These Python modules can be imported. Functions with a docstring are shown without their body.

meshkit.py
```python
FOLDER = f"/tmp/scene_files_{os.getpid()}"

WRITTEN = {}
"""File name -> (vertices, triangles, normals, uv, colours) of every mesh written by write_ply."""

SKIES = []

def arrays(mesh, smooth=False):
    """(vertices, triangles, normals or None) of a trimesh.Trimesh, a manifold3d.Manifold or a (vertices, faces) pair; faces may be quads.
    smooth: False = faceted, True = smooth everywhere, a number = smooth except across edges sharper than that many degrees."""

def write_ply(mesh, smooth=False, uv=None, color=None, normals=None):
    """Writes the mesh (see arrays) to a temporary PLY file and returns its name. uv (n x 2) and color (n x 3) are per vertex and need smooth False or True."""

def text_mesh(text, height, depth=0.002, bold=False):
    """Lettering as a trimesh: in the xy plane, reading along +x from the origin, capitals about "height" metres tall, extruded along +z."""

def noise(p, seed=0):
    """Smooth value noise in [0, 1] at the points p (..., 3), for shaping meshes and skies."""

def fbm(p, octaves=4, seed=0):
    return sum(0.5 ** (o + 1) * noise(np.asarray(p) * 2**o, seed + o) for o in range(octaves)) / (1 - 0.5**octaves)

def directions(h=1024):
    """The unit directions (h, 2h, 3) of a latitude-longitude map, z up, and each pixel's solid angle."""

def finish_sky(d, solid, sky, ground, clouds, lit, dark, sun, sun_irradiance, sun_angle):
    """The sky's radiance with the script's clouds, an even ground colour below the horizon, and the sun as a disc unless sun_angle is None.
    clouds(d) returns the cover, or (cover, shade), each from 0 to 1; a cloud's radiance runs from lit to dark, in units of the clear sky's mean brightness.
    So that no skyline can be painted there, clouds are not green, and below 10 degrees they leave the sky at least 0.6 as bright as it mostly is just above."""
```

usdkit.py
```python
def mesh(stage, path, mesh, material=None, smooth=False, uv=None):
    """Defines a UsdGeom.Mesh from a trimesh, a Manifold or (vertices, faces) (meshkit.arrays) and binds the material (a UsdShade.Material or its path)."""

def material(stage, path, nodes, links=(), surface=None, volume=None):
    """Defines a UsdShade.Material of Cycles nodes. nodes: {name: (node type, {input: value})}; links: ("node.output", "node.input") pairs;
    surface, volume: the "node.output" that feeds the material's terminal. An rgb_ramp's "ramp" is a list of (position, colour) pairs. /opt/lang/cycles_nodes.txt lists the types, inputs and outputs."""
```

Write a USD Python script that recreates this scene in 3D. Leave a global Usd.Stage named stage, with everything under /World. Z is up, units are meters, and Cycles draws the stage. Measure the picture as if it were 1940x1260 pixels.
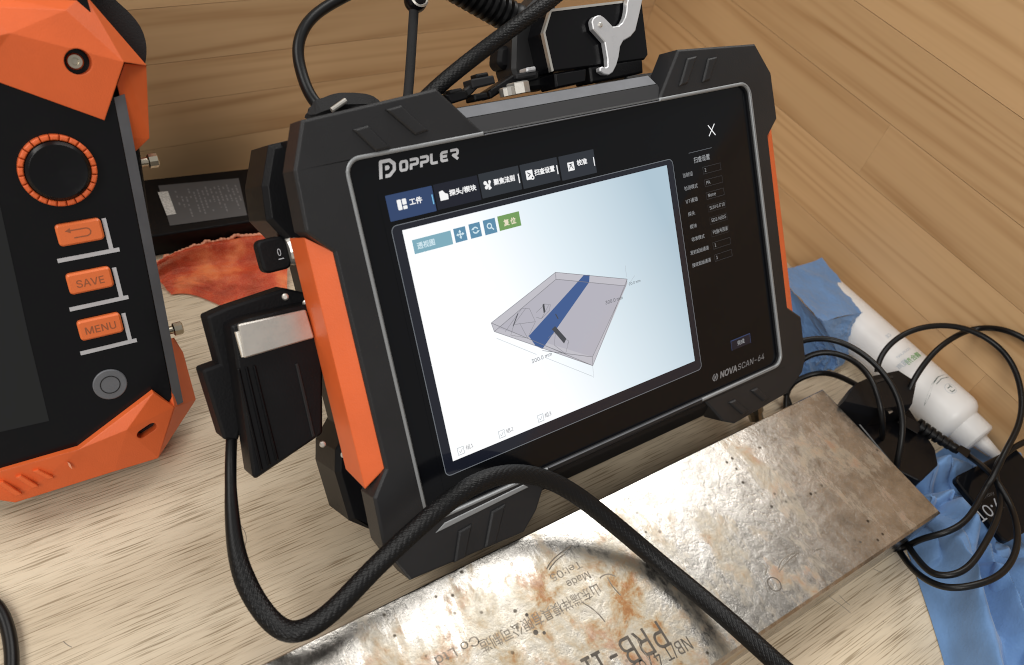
import math, glob, numpy as np, trimesh, usdkit, meshkit
import mapbox_earcut as earcut
from shapely.geometry import Polygon, LineString, box as sbox, MultiPolygon, Point
from shapely import affinity, union_all
from scipy.interpolate import CubicSpline
from pxr import Usd, UsdGeom, UsdLux, UsdShade, Gf, Sdf, Vt

stage = Usd.Stage.CreateInMemory()
UsdGeom.SetStageUpAxis(stage, 'Z'); UsdGeom.SetStageMetersPerUnit(stage, 1.0)
UsdGeom.Xform.Define(stage, '/World'); UsdGeom.Scope.Define(stage, '/World/Looks')

# ------------------------------------------------------------------ camera
F = 1582.53                                             # focal length in pixels of a 1940 x 1260 picture
CM = np.array([[.82226921, -.27944213, .49576752], [-.52767629, -.70063931, .48027315], [.21314567, -.65651859, -.72356912]])
EYE = np.array([0, 0, .4315])
cam = UsdGeom.Camera.Define(stage, '/World/camera')
cam.CreateHorizontalApertureAttr(36.0); cam.CreateFocalLengthAttr(36.0 * F / 1940)
R, U_, B_ = CM[:, 0], -CM[:, 1], -CM[:, 2]
cam.AddTransformOp().Set(Gf.Matrix4d(*R, 0, *U_, 0, *B_, 0, *EYE, 1))
cam.CreateClippingRangeAttr(Gf.Vec2f(.01, 100)); cam.CreateExposureAttr(0.0)
cam.CreateFStopAttr(10.0); cam.CreateFocusDistanceAttr(.46)

# ------------------------------------------------------------------ light: ceiling lamps of a room, pale room around
def dome(rgb, s):
    d = UsdLux.DomeLight.Define(stage, '/World/room_light')
    m = usdkit.material(stage, '/World/Looks/room_glow', {'b': ('background_shader', {'color': rgb, 'strength': s})}, surface='b.background')
    UsdShade.MaterialBindingAPI.Apply(d.GetPrim()).Bind(m)
def lamp(name, at, to, w, h, power, rgb):
    l = UsdLux.RectLight.Define(stage, '/World/' + name)
    l.CreateWidthAttr(w); l.CreateHeightAttr(h); l.CreateIntensityAttr(power); l.CreateColorAttr(Gf.Vec3f(*rgb))
    at, to = np.array(at, float), np.array(to, float); z = at - to; z /= np.linalg.norm(z)
    x = np.cross([0, 1, 0], z); x /= np.linalg.norm(x); y = np.cross(z, x)
    l.AddTransformOp().Set(Gf.Matrix4d(*x, 0, *y, 0, *z, 0, *at, 1))
dome((1.0, .98, .95), .36)
lamp('ceiling_lamp', (1.08, .88, 1.75), (.25, .12, 0), 1.35, .75, 5.8, (1, .98, .94))
lamp('ceiling_lamp_001', (-1.3, -1.1, 2.1), (.25, .25, 0), 1.2, 1.2, 8.0, (1, .975, .93))
lamp('ceiling_lamp_002', (-1.2, 1.0, 2.2), (.2, .2, 0), 1.0, 1.0, 7.0, (1, .975, .93))

# ------------------------------------------------------------------ small tools
T_ = {}
def numbered(path):
    n = T_.get(path, 0); T_[path] = n + 1
    return path if n == 0 else '%s_%03d' % (path, n)
class Node:
    pass
def tag(prim, label=None, cat=None, group=None, kind=None):
    for k, v in (('label', label), ('category', cat), ('group', group), ('kind', kind)):
        if v: prim.SetCustomDataByKey(k, v)
def thing(name, label, cat, at=(0, 0, 0), axes=None, group=None):
    o = Node(); o.path = numbered('/World/' + name); x = UsdGeom.Xform.Define(stage, o.path)
    A = np.eye(3) if axes is None else np.array(axes, float); at = np.array(at, float)      # rows of A: local axes in the world
    x.AddTransformOp().Set(Gf.Matrix4d(*A[0], 0, *A[1], 0, *A[2], 0, *at, 1))
    o.A, o.at = A, at; tag(x.GetPrim(), label, cat, group); return o
def arrays(m):
    v, f, _ = meshkit.arrays(m); return v, f
def part(o, name, mesh, mat, local=False, smooth=False, label=None, kind=None, uv=None):
    v, f = arrays(mesh) if uv is None else (np.asarray(mesh[0]), np.asarray(mesh[1]))
    if not local: v = (v - o.at) @ o.A.T
    p = Node(); p.path, p.A, p.at = numbered(o.path + '/' + name), o.A, o.at
    g = usdkit.mesh(stage, p.path, (v, f), MAT[mat], smooth, uv=uv); tag(g.GetPrim(), label, kind=kind); return p
def single(name, mesh, mat, label=None, cat=None, kind=None, smooth=False):
    p = Node(); p.path, p.A, p.at = numbered('/World/' + name), np.eye(3), np.zeros(3)
    g = usdkit.mesh(stage, p.path, mesh, MAT[mat], smooth); tag(g.GetPrim(), label, cat, kind=kind); return p
def cat(*ms):
    V, Fs, n = [], [], 0
    for m in ms:
        v, f = arrays(m); V.append(v); Fs.append(f + n); n += len(v)
    return np.vstack(V), np.vstack(Fs)
def place(mesh, O, A):
    v, f = arrays(mesh); return np.asarray(O) + v @ np.asarray(A), f
def ray(x, y):
    d = CM @ np.array([x - 970., y - 630., F]); return d
def hit(x, y, P, n):
    r = ray(x, y); return EYE + r * (((np.asarray(P) - EYE) @ n) / (r @ n))
def tab(x, y, z=0.): return hit(x, y, (0, 0, z), np.array([0, 0, 1.]))
# main instrument: local axes u (right), v (up the screen), w (out of the screen); origin at the screen frame's upper left corner
TILT = math.radians(41.108); cT, sT = math.cos(TILT), math.sin(TILT)
P0 = np.array([.14255, .27059, .20004]); DA = np.array([[1, 0, 0], [0, sT, cT], [0, -cT, sT]])
def dv(x, y, w=0.): return hit(x, y, P0 + DA[2] * w, DA[2])
def duv(x, y, w=0.):
    a = dv(x, y, w) - P0; return float(a @ DA[0]), float(a @ DA[1])
def dpt(u, v, w): return P0 + np.array([u, v, w]) @ DA
# second instrument
yL, tL = math.radians(-2.5), math.radians(30.3)
XL = np.array([math.cos(yL), math.sin(yL), 0]); BL = np.array([-math.sin(yL), math.cos(yL), 0]); UL = math.sin(tL) * BL + np.array([0, 0, math.cos(tL)]); NL = np.cross(XL, UL)
PL = tab(29, 953, .02); LA = np.array([XL, UL, NL])
def luv(x, y, w=0.):
    a = hit(x, y, PL + NL * w, NL) - PL; return float(a @ XL), float(a @ UL)

def ring(pts, ccw=True):
    p = np.asarray(pts, float)[:, :2]
    if np.allclose(p[0], p[-1]): p = p[:-1]
    a = np.sum(p[:, 0] * np.roll(p[:, 1], -1) - np.roll(p[:, 0], -1) * p[:, 1])
    return p if (a > 0) == ccw else p[::-1]
def inset(p, b):
    e = np.roll(p, -1, 0) - p; e /= np.linalg.norm(e, axis=1, keepdims=True)
    n = np.stack([-e[:, 1], e[:, 0]], 1); m = np.roll(n, 1, 0)
    return p + b * (n + m) / np.maximum(1 + np.sum(n * m, 1, keepdims=True), .3)
def prism(poly, z0, z1, b=0., bb=0.):
    """A prism over a polygon (shapely or points), with chamfered upper (b) and lower (bb) edges."""
    if not hasattr(poly, 'geom_type'): poly = Polygon(poly)
    if poly.geom_type != 'Polygon': return cat(*[prism(g, z0, z1, b, bb) for g in poly.geoms if g.area > 0])
    rs = [ring(poly.exterior.coords)] + [ring(h.coords, False) for h in poly.interiors]
    ends = np.cumsum([len(r) for r in rs]).astype(np.uint32); base = np.vstack(rs); n = len(base)
    tri = np.array(earcut.triangulate_float64(base, ends)).reshape(-1, 3).astype(int)
    a = base[tri]; fl = np.cross(a[:, 1] - a[:, 0], a[:, 2] - a[:, 0]) < 0; tri[fl] = tri[fl][:, ::-1]
    lay = []
    if bb: lay.append((np.vstack([inset(r, bb) for r in rs]), z0)); lay.append((base, z0 + bb))
    else: lay.append((base, z0))
    if b: lay.append((base, z1 - b)); lay.append((np.vstack([inset(r, b) for r in rs]), z1))
    else: lay.append((base, z1))
    V = np.vstack([np.column_stack([q, np.full(n, z)]) for q, z in lay]); Fs = [tri[:, ::-1], tri + n * (len(lay) - 1)]
    s = 0
    nx = np.empty(n, int)
    for e in ends:
        idx = np.arange(s, e); nx[idx] = np.roll(idx, -1); s = e
    i = np.arange(n)
    for k in range(len(lay) - 1):
        o = k * n; Fs += [np.column_stack([i + o, nx + o, nx + o + n]), np.column_stack([i + o, nx + o + n, i + o + n])]
    return V, np.vstack(Fs)
def flat(poly, z):
    if poly.geom_type != 'Polygon': return cat(*[flat(g, z) for g in poly.geoms if g.geom_type == 'Polygon' and g.area > 0])
    rs = [ring(poly.exterior.coords)] + [ring(h.coords, False) for h in poly.interiors]
    base = np.vstack(rs); tri = np.array(earcut.triangulate_float64(base, np.cumsum([len(r) for r in rs]).astype(np.uint32))).reshape(-1, 3).astype(int)
    a = base[tri]; fl = np.cross(a[:, 1] - a[:, 0], a[:, 2] - a[:, 0]) < 0; tri[fl] = tri[fl][:, ::-1]
    return np.column_stack([base, np.full(len(base), z)]), tri
def rrect(x0, y0, x1, y1, r, q=4):
    return sbox(x0 + r, y0 + r, x1 - r, y1 - r).buffer(r, quad_segs=q) if r else sbox(x0, y0, x1, y1)
def rounded(poly, r, q=3):
    p = poly if hasattr(poly, 'geom_type') else Polygon(poly)
    return p.buffer(-r, join_style=2).buffer(r, quad_segs=q)
def hull(pts):
    h = trimesh.Trimesh(np.asarray(pts, float)).convex_hull if False else trimesh.convex.convex_hull(np.asarray(pts, float)); return h
def rbox(x0, y0, z0, x1, y1, z1, b=.001):
    return prism(rounded(sbox(x0, y0, x1, y1), b, 2), z0, z1, b, b)
def spline(pts, step=.002):
    p = np.asarray(pts, float); d = np.r_[0, np.cumsum(np.sqrt(np.linalg.norm(np.diff(p, axis=0), axis=1)))]
    c = CubicSpline(d, p); s = c(np.linspace(0, d[-1], 60 * len(p)))
    L = np.r_[0, np.cumsum(np.linalg.norm(np.diff(s, axis=0), axis=1))]
    n = max(8, int(L[-1] / step)); t = np.linspace(0, L[-1], n)
    return np.column_stack([np.interp(t, L, s[:, k]) for k in range(3)])
def tube(path, r, seg=12, braid=0., strands=8, pitch=.016):
    p = np.asarray(path, float); n = len(p); t = np.gradient(p, axis=0); t /= np.linalg.norm(t, axis=1, keepdims=True)
    a = np.cross(t[0], [0.3, .5, .81]); a /= np.linalg.norm(a); A = [a]
    for i in range(1, n):
        a = A[-1] - t[i] * (A[-1] @ t[i]); A.append(a / np.linalg.norm(a))
    A = np.array(A); Bn = np.cross(t, A); th = np.linspace(0, 2 * np.pi, seg, endpoint=False)
    r = np.broadcast_to(np.asarray(r, float), n)[:, None] * np.ones(seg)
    if np.any(braid):
        s = np.r_[0, np.cumsum(np.linalg.norm(np.diff(p, axis=0), axis=1))][:, None]
        x, y = strands * th + s * 2 * np.pi / pitch * strands / 4, strands * th - s * 2 * np.pi / pitch * strands / 4
        over = np.sin(x / 2 + y / 2) * np.sin(x / 2 - y / 2)
        r = r * (1 + braid * (np.where(over > 0, np.abs(np.sin(x)), np.abs(np.sin(y))) - .5))
    V = p[:, None] + r[..., None] * (np.cos(th)[:, None] * A[:, None] + np.sin(th)[:, None] * Bn[:, None])
    V = np.vstack([V.reshape(-1, 3), p[:1], p[-1:]]); i, j = np.meshgrid(np.arange(n - 1), np.arange(seg), indexing='ij'); k = (j + 1) % seg
    q = np.stack([i * seg + j, i * seg + k, (i + 1) * seg + k, (i + 1) * seg + j], -1).reshape(-1, 4); f = np.vstack([q[:, [0, 1, 2]], q[:, [0, 2, 3]]])
    j = np.arange(seg); e = (n - 1) * seg
    return V, np.vstack([f, np.column_stack([(j + 1) % seg, j, np.full(seg, n * seg)]), np.column_stack([e + j, e + (j + 1) % seg, np.full(seg, n * seg + 1)])])
def lathe(profile, a, d, seg=40):
    """profile: (distance along axis, radius) pairs; a: start, d: axis direction"""
    d = np.asarray(d, float) / np.linalg.norm(d); pr = np.asarray(profile, float); x = np.cross(d, [.1, .2, .97]); x /= np.linalg.norm(x); y = np.cross(d, x)
    th = np.linspace(0, 2 * np.pi, seg, endpoint=False); n = len(pr)
    V = np.asarray(a) + pr[:, 0][:, None, None] * d + pr[:, 1][:, None, None] * (np.cos(th)[:, None] * x + np.sin(th)[:, None] * y); V = V.reshape(-1, 3)
    i, j = np.meshgrid(np.arange(n - 1), np.arange(seg), indexing='ij'); k = (j + 1) % seg
    q = np.stack([i * seg + j, i * seg + k, (i + 1) * seg + k, (i + 1) * seg + j], -1).reshape(-1, 4)
    V = np.vstack([V, a + d * pr[0, 0], a + d * pr[-1, 0]]); j = np.arange(seg); e = (n - 1) * seg
    return V, np.vstack([q[:, [0, 1, 2]], q[:, [0, 2, 3]], np.column_stack([(j + 1) % seg, j, np.full(seg, n * seg)]), np.column_stack([e + j, e + (j + 1) % seg, np.full(seg, n * seg + 1)])])
def solid(front, faces, depth):
    """Closed solid: a faceted front surface, its outline carried back to depth (flat back)."""
    v = np.asarray(front, float); f = np.asarray(faces, int); n = len(v)
    e = np.vstack([f[:, [0, 1]], f[:, [1, 2]], f[:, [2, 0]]]); k = {tuple(x) for x in e.tolist()}
    bd = [x for x in k if (x[1], x[0]) not in k]
    b = v.copy(); b[:, 2] = depth
    return np.vstack([v, b]), np.vstack([f, f[:, ::-1] + n] + [[[x[1], x[0], x[0] + n], [x[1], x[0] + n, x[1] + n]] for x in bd])
def grid(P):
    n, m = P.shape[:2]; i, j = np.meshgrid(np.arange(n - 1), np.arange(m - 1), indexing='ij')
    q = np.stack([i * m + j, (i + 1) * m + j, (i + 1) * m + j + 1, i * m + j + 1], -1).reshape(-1, 4)
    return P.reshape(-1, 3), np.vstack([q[:, [0, 1, 2]], q[:, [0, 2, 3]]])
FONTS = {'cjk': 'Noto Sans CJK*', 'inter': 'Inter*'}
def text(s, h, font='inter', bold=0, slant=0., wide=1., center=False):
    """Lettering as a shapely shape, capitals about h tall, baseline at y = 0."""
    from PIL import Image, ImageDraw, ImageFont
    ft = ImageFont.truetype(glob.glob('/opt/blender-*/*/datafiles/fonts/' + FONTS[font])[0], 96)
    x0, y0, x1, y1 = ft.getbbox(s, anchor='ls', stroke_width=bold)
    im = Image.new('L', (x1 - x0 + 8, y1 - y0 + 8)); ImageDraw.Draw(im).text((4 - x0, 4 - y0), s, 255, ft, anchor='ls', stroke_width=bold)
    on = np.pad(np.asarray(im) > 127, ((0, 0), (1, 1))).astype(np.int8)
    rows, st = np.nonzero(np.diff(on, axis=1) == 1); en = np.nonzero(np.diff(on, axis=1) == -1)[1]
    g = union_all([sbox(a, -r - 1, b, -r) for a, r, b in zip(st, rows, en)]).buffer(.8).buffer(-.8).simplify(1.)
    k = h / 70.; g = affinity.affine_transform(g, [k * wide, 0, 0, k, (x0 - 4) * k * wide, (4 - y0) * k])
    if slant: g = affinity.affine_transform(g, [1, slant, 0, 1, 0, 0])
    if center: a = g.bounds; g = affinity.translate(g, -(a[0] + a[2]) / 2, -(a[1] + a[3]) / 2)
    return g
def fit(g, u0, v0, u1, v1):
    a = g.bounds; g = affinity.translate(g, -a[0], -a[1]); g = affinity.scale(g, (u1 - u0) / (a[2] - a[0]), (v1 - v0) / (a[3] - a[1]), origin=(0, 0)); return affinity.translate(g, u0, v0)
def stroke(pts, w, cap=2, join=1): return LineString(pts).buffer(w / 2, cap_style=cap, join_style=join, quad_segs=5)
def smooth_noise(p, s, seed): return meshkit.fbm(np.asarray(p) * s, 4, seed) - .5

# ------------------------------------------------------------------ materials
MAT = {}
def mat(name, base, rough=.5, metal=0., bump=None, mottle=None, rvar=None, extra=None, spec=.5, bev=0.):
    """bump: (scale, height), mottle: (scale, amount), rvar: (scale, low, high) roughness"""
    n = {'p': ('principled_bsdf', {'base_color': base, 'roughness': rough, 'metallic': metal, 'specular_ior_level': spec, **(extra or {})}), 'g': ('geometry', {})}
    l = []
    if bev:
        n['bv'] = ('bevel', {'samples': 4, 'radius': bev})
        if not bump: l += [('bv.bevel', 'p.normal')]
        else: l += [('bv.bevel', 'b.normal')]
    if bump:
        n['bn'] = ('noise_texture', {'scale': bump[0], 'detail': 3., 'roughness': .6}); n['b'] = ('bump', {'strength': 1., 'distance': bump[1]})
        l += [('g.position', 'bn.vector'), ('bn.fac', 'b.height'), ('b.normal', 'p.normal')]
    if mottle:
        c = np.array(base); n['mn'] = ('noise_texture', {'scale': mottle[0], 'detail': 4., 'roughness': .6})
        n['mr'] = ('rgb_ramp', {'ramp': [(.3, tuple(c * (1 - mottle[1]))), (.7, tuple(np.minimum(c * (1 + mottle[1]), 1)))]})
        l += [('g.position', 'mn.vector'), ('mn.fac', 'mr.fac'), ('mr.color', 'p.base_color')]
    if rvar:
        n['rn'] = ('noise_texture', {'scale': rvar[0], 'detail': 5., 'roughness': .65}); n['rm'] = ('map_range', {'from_min': .3, 'from_max': .7, 'to_min': rvar[1], 'to_max': rvar[2], 'clamp': True})
        l += [('g.position', 'rn.vector'), ('rn.fac', 'rm.value'), ('rm.result', 'p.roughness')]
    MAT[name] = usdkit.material(stage, '/World/Looks/' + name, n, l, surface='p.BSDF')
def glow(name, rgb, s, base=(.004, .004, .005), rough=.08):
    MAT[name] = usdkit.material(stage, '/World/Looks/' + name, {'p': ('principled_bsdf', {'base_color': base, 'roughness': rough, 'emission_color': rgb, 'emission_strength': s})}, surface='p.BSDF')
def lin(r, g, b): return tuple((x / 255 / 12.92 if x < 10 else ((x / 255 + .055) / 1.055) ** 2.4) for x in (r, g, b))

def wood_table():
    n = {'g': ('geometry', {}), 'm1': ('mapping', {'scale': (24, 600, 1)}), 'n1': ('noise_texture', {'scale': 1., 'detail': 4., 'roughness': .6, 'distortion': .15}),
         'r1': ('rgb_ramp', {'ramp': [(.36, (1, 1, 1)), (.43, (.4, .4, .4)), (.49, (0, 0, 0))]}),
         'm2': ('mapping', {'scale': (2.5, 26, 1)}), 'n2': ('noise_texture', {'scale': 1., 'detail': 3.}),
         'r2': ('rgb_ramp', {'ramp': [(.3, (.57, .46, .325)), (.5, (.645, .535, .39)), (.7, (.70, .595, .445))]}),
         'm3': ('mapping', {'scale': (3, 60, 1)}), 'n3': ('noise_texture', {'scale': 1., 'detail': 2.}), 'ml': ('math', {'math_type': 'multiply', 'value2': 1.}),
         'k': ('map_range', {'from_min': .38, 'from_max': .6, 'to_min': .06, 'to_max': .34, 'clamp': True}),
         'mix': ('mix_color', {'blend_type': 'mix', 'b': (.30, .225, .145)}), 'm4': ('mapping', {'scale': (30, 1350, 1)}), 'n4': ('noise_texture', {'scale': 1., 'detail': 2.}), 'r4': ('rgb_ramp', {'ramp': [(.35, (.52, .48, .42)), (.40, (.72, .69, .65)), (.45, (1, 1, 1))]}), 'mx4': ('mix_color', {'blend_type': 'multiply', 'fac': 1.}), 'b': ('bump', {'strength': .35, 'distance': .0004, 'invert': True}), 'p': ('principled_bsdf', {'roughness': .42})}
    l = [('g.position', 'm1.vector'), ('m1.vector', 'n1.vector'), ('n1.fac', 'r1.fac'), ('g.position', 'm2.vector'), ('m2.vector', 'n2.vector'), ('n2.fac', 'r2.fac'),
         ('g.position', 'm3.vector'), ('m3.vector', 'n3.vector'), ('n3.fac', 'k.value'), ('k.result', 'ml.value1'), ('r1.color', 'ml.value2'), ('ml.value', 'mix.fac'), ('r2.color', 'mix.a'), ('g.position', 'm4.vector'), ('m4.vector', 'n4.vector'), ('n4.fac', 'r4.fac'), ('mix.result', 'mx4.a'), ('r4.color', 'mx4.b'), ('mx4.result', 'p.base_color'),
         ('r1.color', 'b.height'), ('b.normal', 'p.normal')]
    MAT['oak'] = usdkit.material(stage, '/World/Looks/oak', n, l, surface='p.BSDF')
def wood_wall(name, axis, k, light, dark, freq, seed):
    """pine: growth rings cut along the board; axis 0 = boards run along x, 1 = along y"""
    sc = (.8, 1, 15) if axis == 0 else (1, .7, 17)
    n = {'g': ('geometry', {}), 'o': ('object_info', {}), 'om': ('math', {'math_type': 'multiply', 'value2': 37.}), 'm': ('mapping', {'scale': sc}), 'ad': ('vector_math', {'math_type': 'add'}), 'cx': ('combine_xyz', {}),
         'n': ('noise_texture', {'scale': 1.35, 'detail': 1.2, 'roughness': .35, 'distortion': .15}), 'q': ('math', {'math_type': 'multiply', 'value2': freq}), 's': ('math', {'math_type': 'sine'}),
         'r': ('map_range', {'from_min': -1., 'from_max': 1., 'to_min': 0., 'to_max': 1.}), 'pw': ('math', {'math_type': 'power', 'value2': 1.7}),
         'mf': ('mapping', {'scale': (9, 9, 420) if axis == 0 else (9, 9, 420)}), 'nf': ('noise_texture', {'scale': 1., 'detail': 3.}),
         'fm': ('map_range', {'from_min': .3, 'from_max': .7, 'to_min': -.12, 'to_max': .12}), 'sm': ('math', {'math_type': 'add'}), 'nv': ('noise_texture', {'scale': 5., 'detail': 3.}), 'vm': ('map_range', {'from_min': .35, 'from_max': .65, 'to_min': .15, 'to_max': 1., 'clamp': True}), 'mu': ('math', {'math_type': 'multiply'}),
         'c': ('rgb_ramp', {'ramp': [(0, light), (.55, tuple((np.array(light) * .55 + np.array(dark) * .45))), (1, dark)]}),
         'tn': ('map_range', {'from_min': 0., 'from_max': 1., 'to_min': .93, 'to_max': 1.07}), 'tx': ('combine_xyz', {}), 'tm': ('mix_color', {'blend_type': 'multiply', 'fac': 1., 'use_clamp': False}),
         'p': ('principled_bsdf', {'roughness': .45}), 'b': ('bump', {'strength': .2, 'distance': .0004})}
    l = [('g.position', 'm.vector'), ('o.random', 'om.value1'), ('om.value', 'cx.x'), ('om.value', 'cx.y'), ('om.value', 'cx.z'), ('m.vector', 'ad.vector1'), ('cx.vector', 'ad.vector2'), ('ad.vector', 'n.vector'), ('n.fac', 'q.value1'), ('q.value', 's.value1'),
         ('s.value', 'r.value'), ('r.result', 'pw.value1'), ('g.position', 'mf.vector'), ('mf.vector', 'nf.vector'), ('nf.fac', 'fm.value'), ('ad.vector', 'nv.vector'), ('nv.fac', 'vm.value'), ('pw.value', 'mu.value1'), ('vm.result', 'mu.value2'),
         ('mu.value', 'sm.value1'), ('fm.result', 'sm.value2'), ('sm.value', 'c.fac'), ('o.random', 'tn.value'), ('tn.result', 'tx.x'), ('tn.result', 'tx.y'), ('tn.result', 'tx.z'), ('c.color', 'tm.a'), ('tx.vector', 'tm.b'), ('tm.result', 'p.base_color'), ('nf.fac', 'b.height'), ('b.normal', 'p.normal')]
    MAT[name] = usdkit.material(stage, '/World/Looks/' + name, n, l, surface='p.BSDF')
def steel():
    n = {'g': ('geometry', {}), 'ma': ('mapping', {'scale': (1., .42, 1.)}), 'nl': ('noise_texture', {'scale': 34., 'detail': 8., 'roughness': .72, 'distortion': .25}), 'ns': ('noise_texture', {'scale': 190., 'detail': 5., 'roughness': .7}), 'nm': ('noise_texture', {'scale': 52., 'detail': 8., 'roughness': .72, 'distortion': .4}),
         'rust': ('rgb_ramp', {'ramp': [(.535, (0, 0, 0)), (.59, (.55, .55, .55)), (.72, (1, 1, 1))]}), 'sp': ('rgb_ramp', {'ramp': [(.36, (.35, .35, .35)), (.58, (1, 1, 1))]}), 'rm': ('math', {'math_type': 'multiply'}),
         'rc': ('rgb_ramp', {'ramp': [(.3, (.50, .45, .37)), (.46, (.40, .34, .24)), (.54, (.36, .25, .13)), (.61, (.33, .155, .055)), (.72, (.22, .09, .03))]}),
         'sc': ('rgb_ramp', {'ramp': [(.3, (.26, .245, .225)), (.5, (.42, .40, .37)), (.7, (.56, .54, .51))]}),
         'v': ('voronoi_texture', {'scale': 130., 'feature': 'f1'}), 'pit': ('rgb_ramp', {'ramp': [(.0, (.12, .11, .1)), (.10, (.2, .18, .16)), (.16, (1, 1, 1))]}), 'vm': ('noise_texture', {'scale': 30., 'detail': 2.}), 'vk': ('rgb_ramp', {'ramp': [(.50, (0, 0, 0)), (.6, (1, 1, 1))]}),
         'c1': ('mix_color', {}), 'c2': ('mix_color', {'blend_type': 'multiply'}),
         'me': ('map_range', {'from_min': 0., 'from_max': 1., 'to_min': .95, 'to_max': .42}), 'ro': ('map_range', {'from_min': 0., 'from_max': 1., 'to_min': .20, 'to_max': .44}), 'ro2': ('math', {'math_type': 'multiply_add', 'value2': .30, 'value3': -.12}), 'ro3': ('math', {'math_type': 'add'}),
         'hb': ('math', {'math_type': 'add'}), 'sx': ('separate_xyz', {}), 'bx': ('map_range', {'from_min': .33, 'from_max': .22, 'to_min': 0., 'to_max': .17, 'clamp': True}), 'by': ('map_range', {'from_min': .128, 'from_max': .105, 'to_min': 0., 'to_max': 1., 'clamp': True}), 'bm': ('math', {'math_type': 'multiply'}), 'ba': ('math', {'math_type': 'add'}), 'b': ('bump', {'strength': .42, 'distance': .0005}), 'p': ('principled_bsdf', {})}
    l = [('g.position', 'ma.vector'), ('ma.vector', 'nl.vector')] + [('g.position', x + '.vector') for x in ('ns', 'nm', 'v', 'vm')]
    l += [('g.position', 'sx.vector'), ('sx.x', 'bx.value'), ('sx.y', 'by.value'), ('bx.result', 'bm.value1'), ('by.result', 'bm.value2'), ('nl.fac', 'ba.value1'), ('bm.value', 'ba.value2'), ('ba.value', 'rust.fac'), ('nm.fac', 'sp.fac'), ('rust.color', 'rm.value1'), ('sp.color', 'rm.value2'), ('nm.fac', 'rc.fac'), ('nm.fac', 'sc.fac'), ('rm.value', 'c1.fac'), ('sc.color', 'c1.a'), ('rc.color', 'c1.b'),
          ('v.distance', 'pit.fac'), ('vm.fac', 'vk.fac'), ('vk.color', 'c2.fac'), ('c1.result', 'c2.a'), ('pit.color', 'c2.b'), ('c2.result', 'p.base_color'), ('rm.value', 'me.value'), ('me.result', 'p.metallic'),
          ('rm.value', 'ro.value'), ('ns.fac', 'ro2.value1'), ('ro.result', 'ro3.value1'), ('ro2.value', 'ro3.value2'), ('ro3.value', 'p.roughness'), ('ns.fac', 'hb.value1'), ('nm.fac', 'hb.value2'), ('hb.value', 'b.height'), ('b.normal', 'p.normal')]
    MAT['steel'] = usdkit.material(stage, '/World/Looks/steel', n, l, surface='p.BSDF')
def screen_white():
    n = {'t': ('texture_coordinate', {}), 's': ('separate_xyz', {}), 'mx': ('map_range', {'from_min': .02, 'from_max': .19, 'to_min': 0., 'to_max': 1., 'clamp': True}), 'my': ('math', {'math_type': 'multiply_add', 'value2': 2.2, 'value3': .2}), 'a': ('math', {'math_type': 'add', 'use_clamp': True}),
         'r': ('rgb_ramp', {'ramp': [(0, (1.05, 1.06, 1.06)), (.33, (.97, 1.0, 1.03)), (.55, (.76, .86, .92)), (1, (.42, .55, .64))]}), 'p': ('principled_bsdf', {'base_color': (.004, .004, .005), 'roughness': .09, 'emission_strength': 1.})}
    l = [('t.object', 's.vector'), ('s.x', 'mx.value'), ('s.y', 'my.value1'), ('mx.result', 'a.value1'), ('my.value', 'a.value2'), ('a.value', 'r.fac'), ('r.color', 'p.emission_color')]
    MAT['screen_white'] = usdkit.material(stage, '/World/Looks/screen_white', n, l, surface='p.BSDF')
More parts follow.
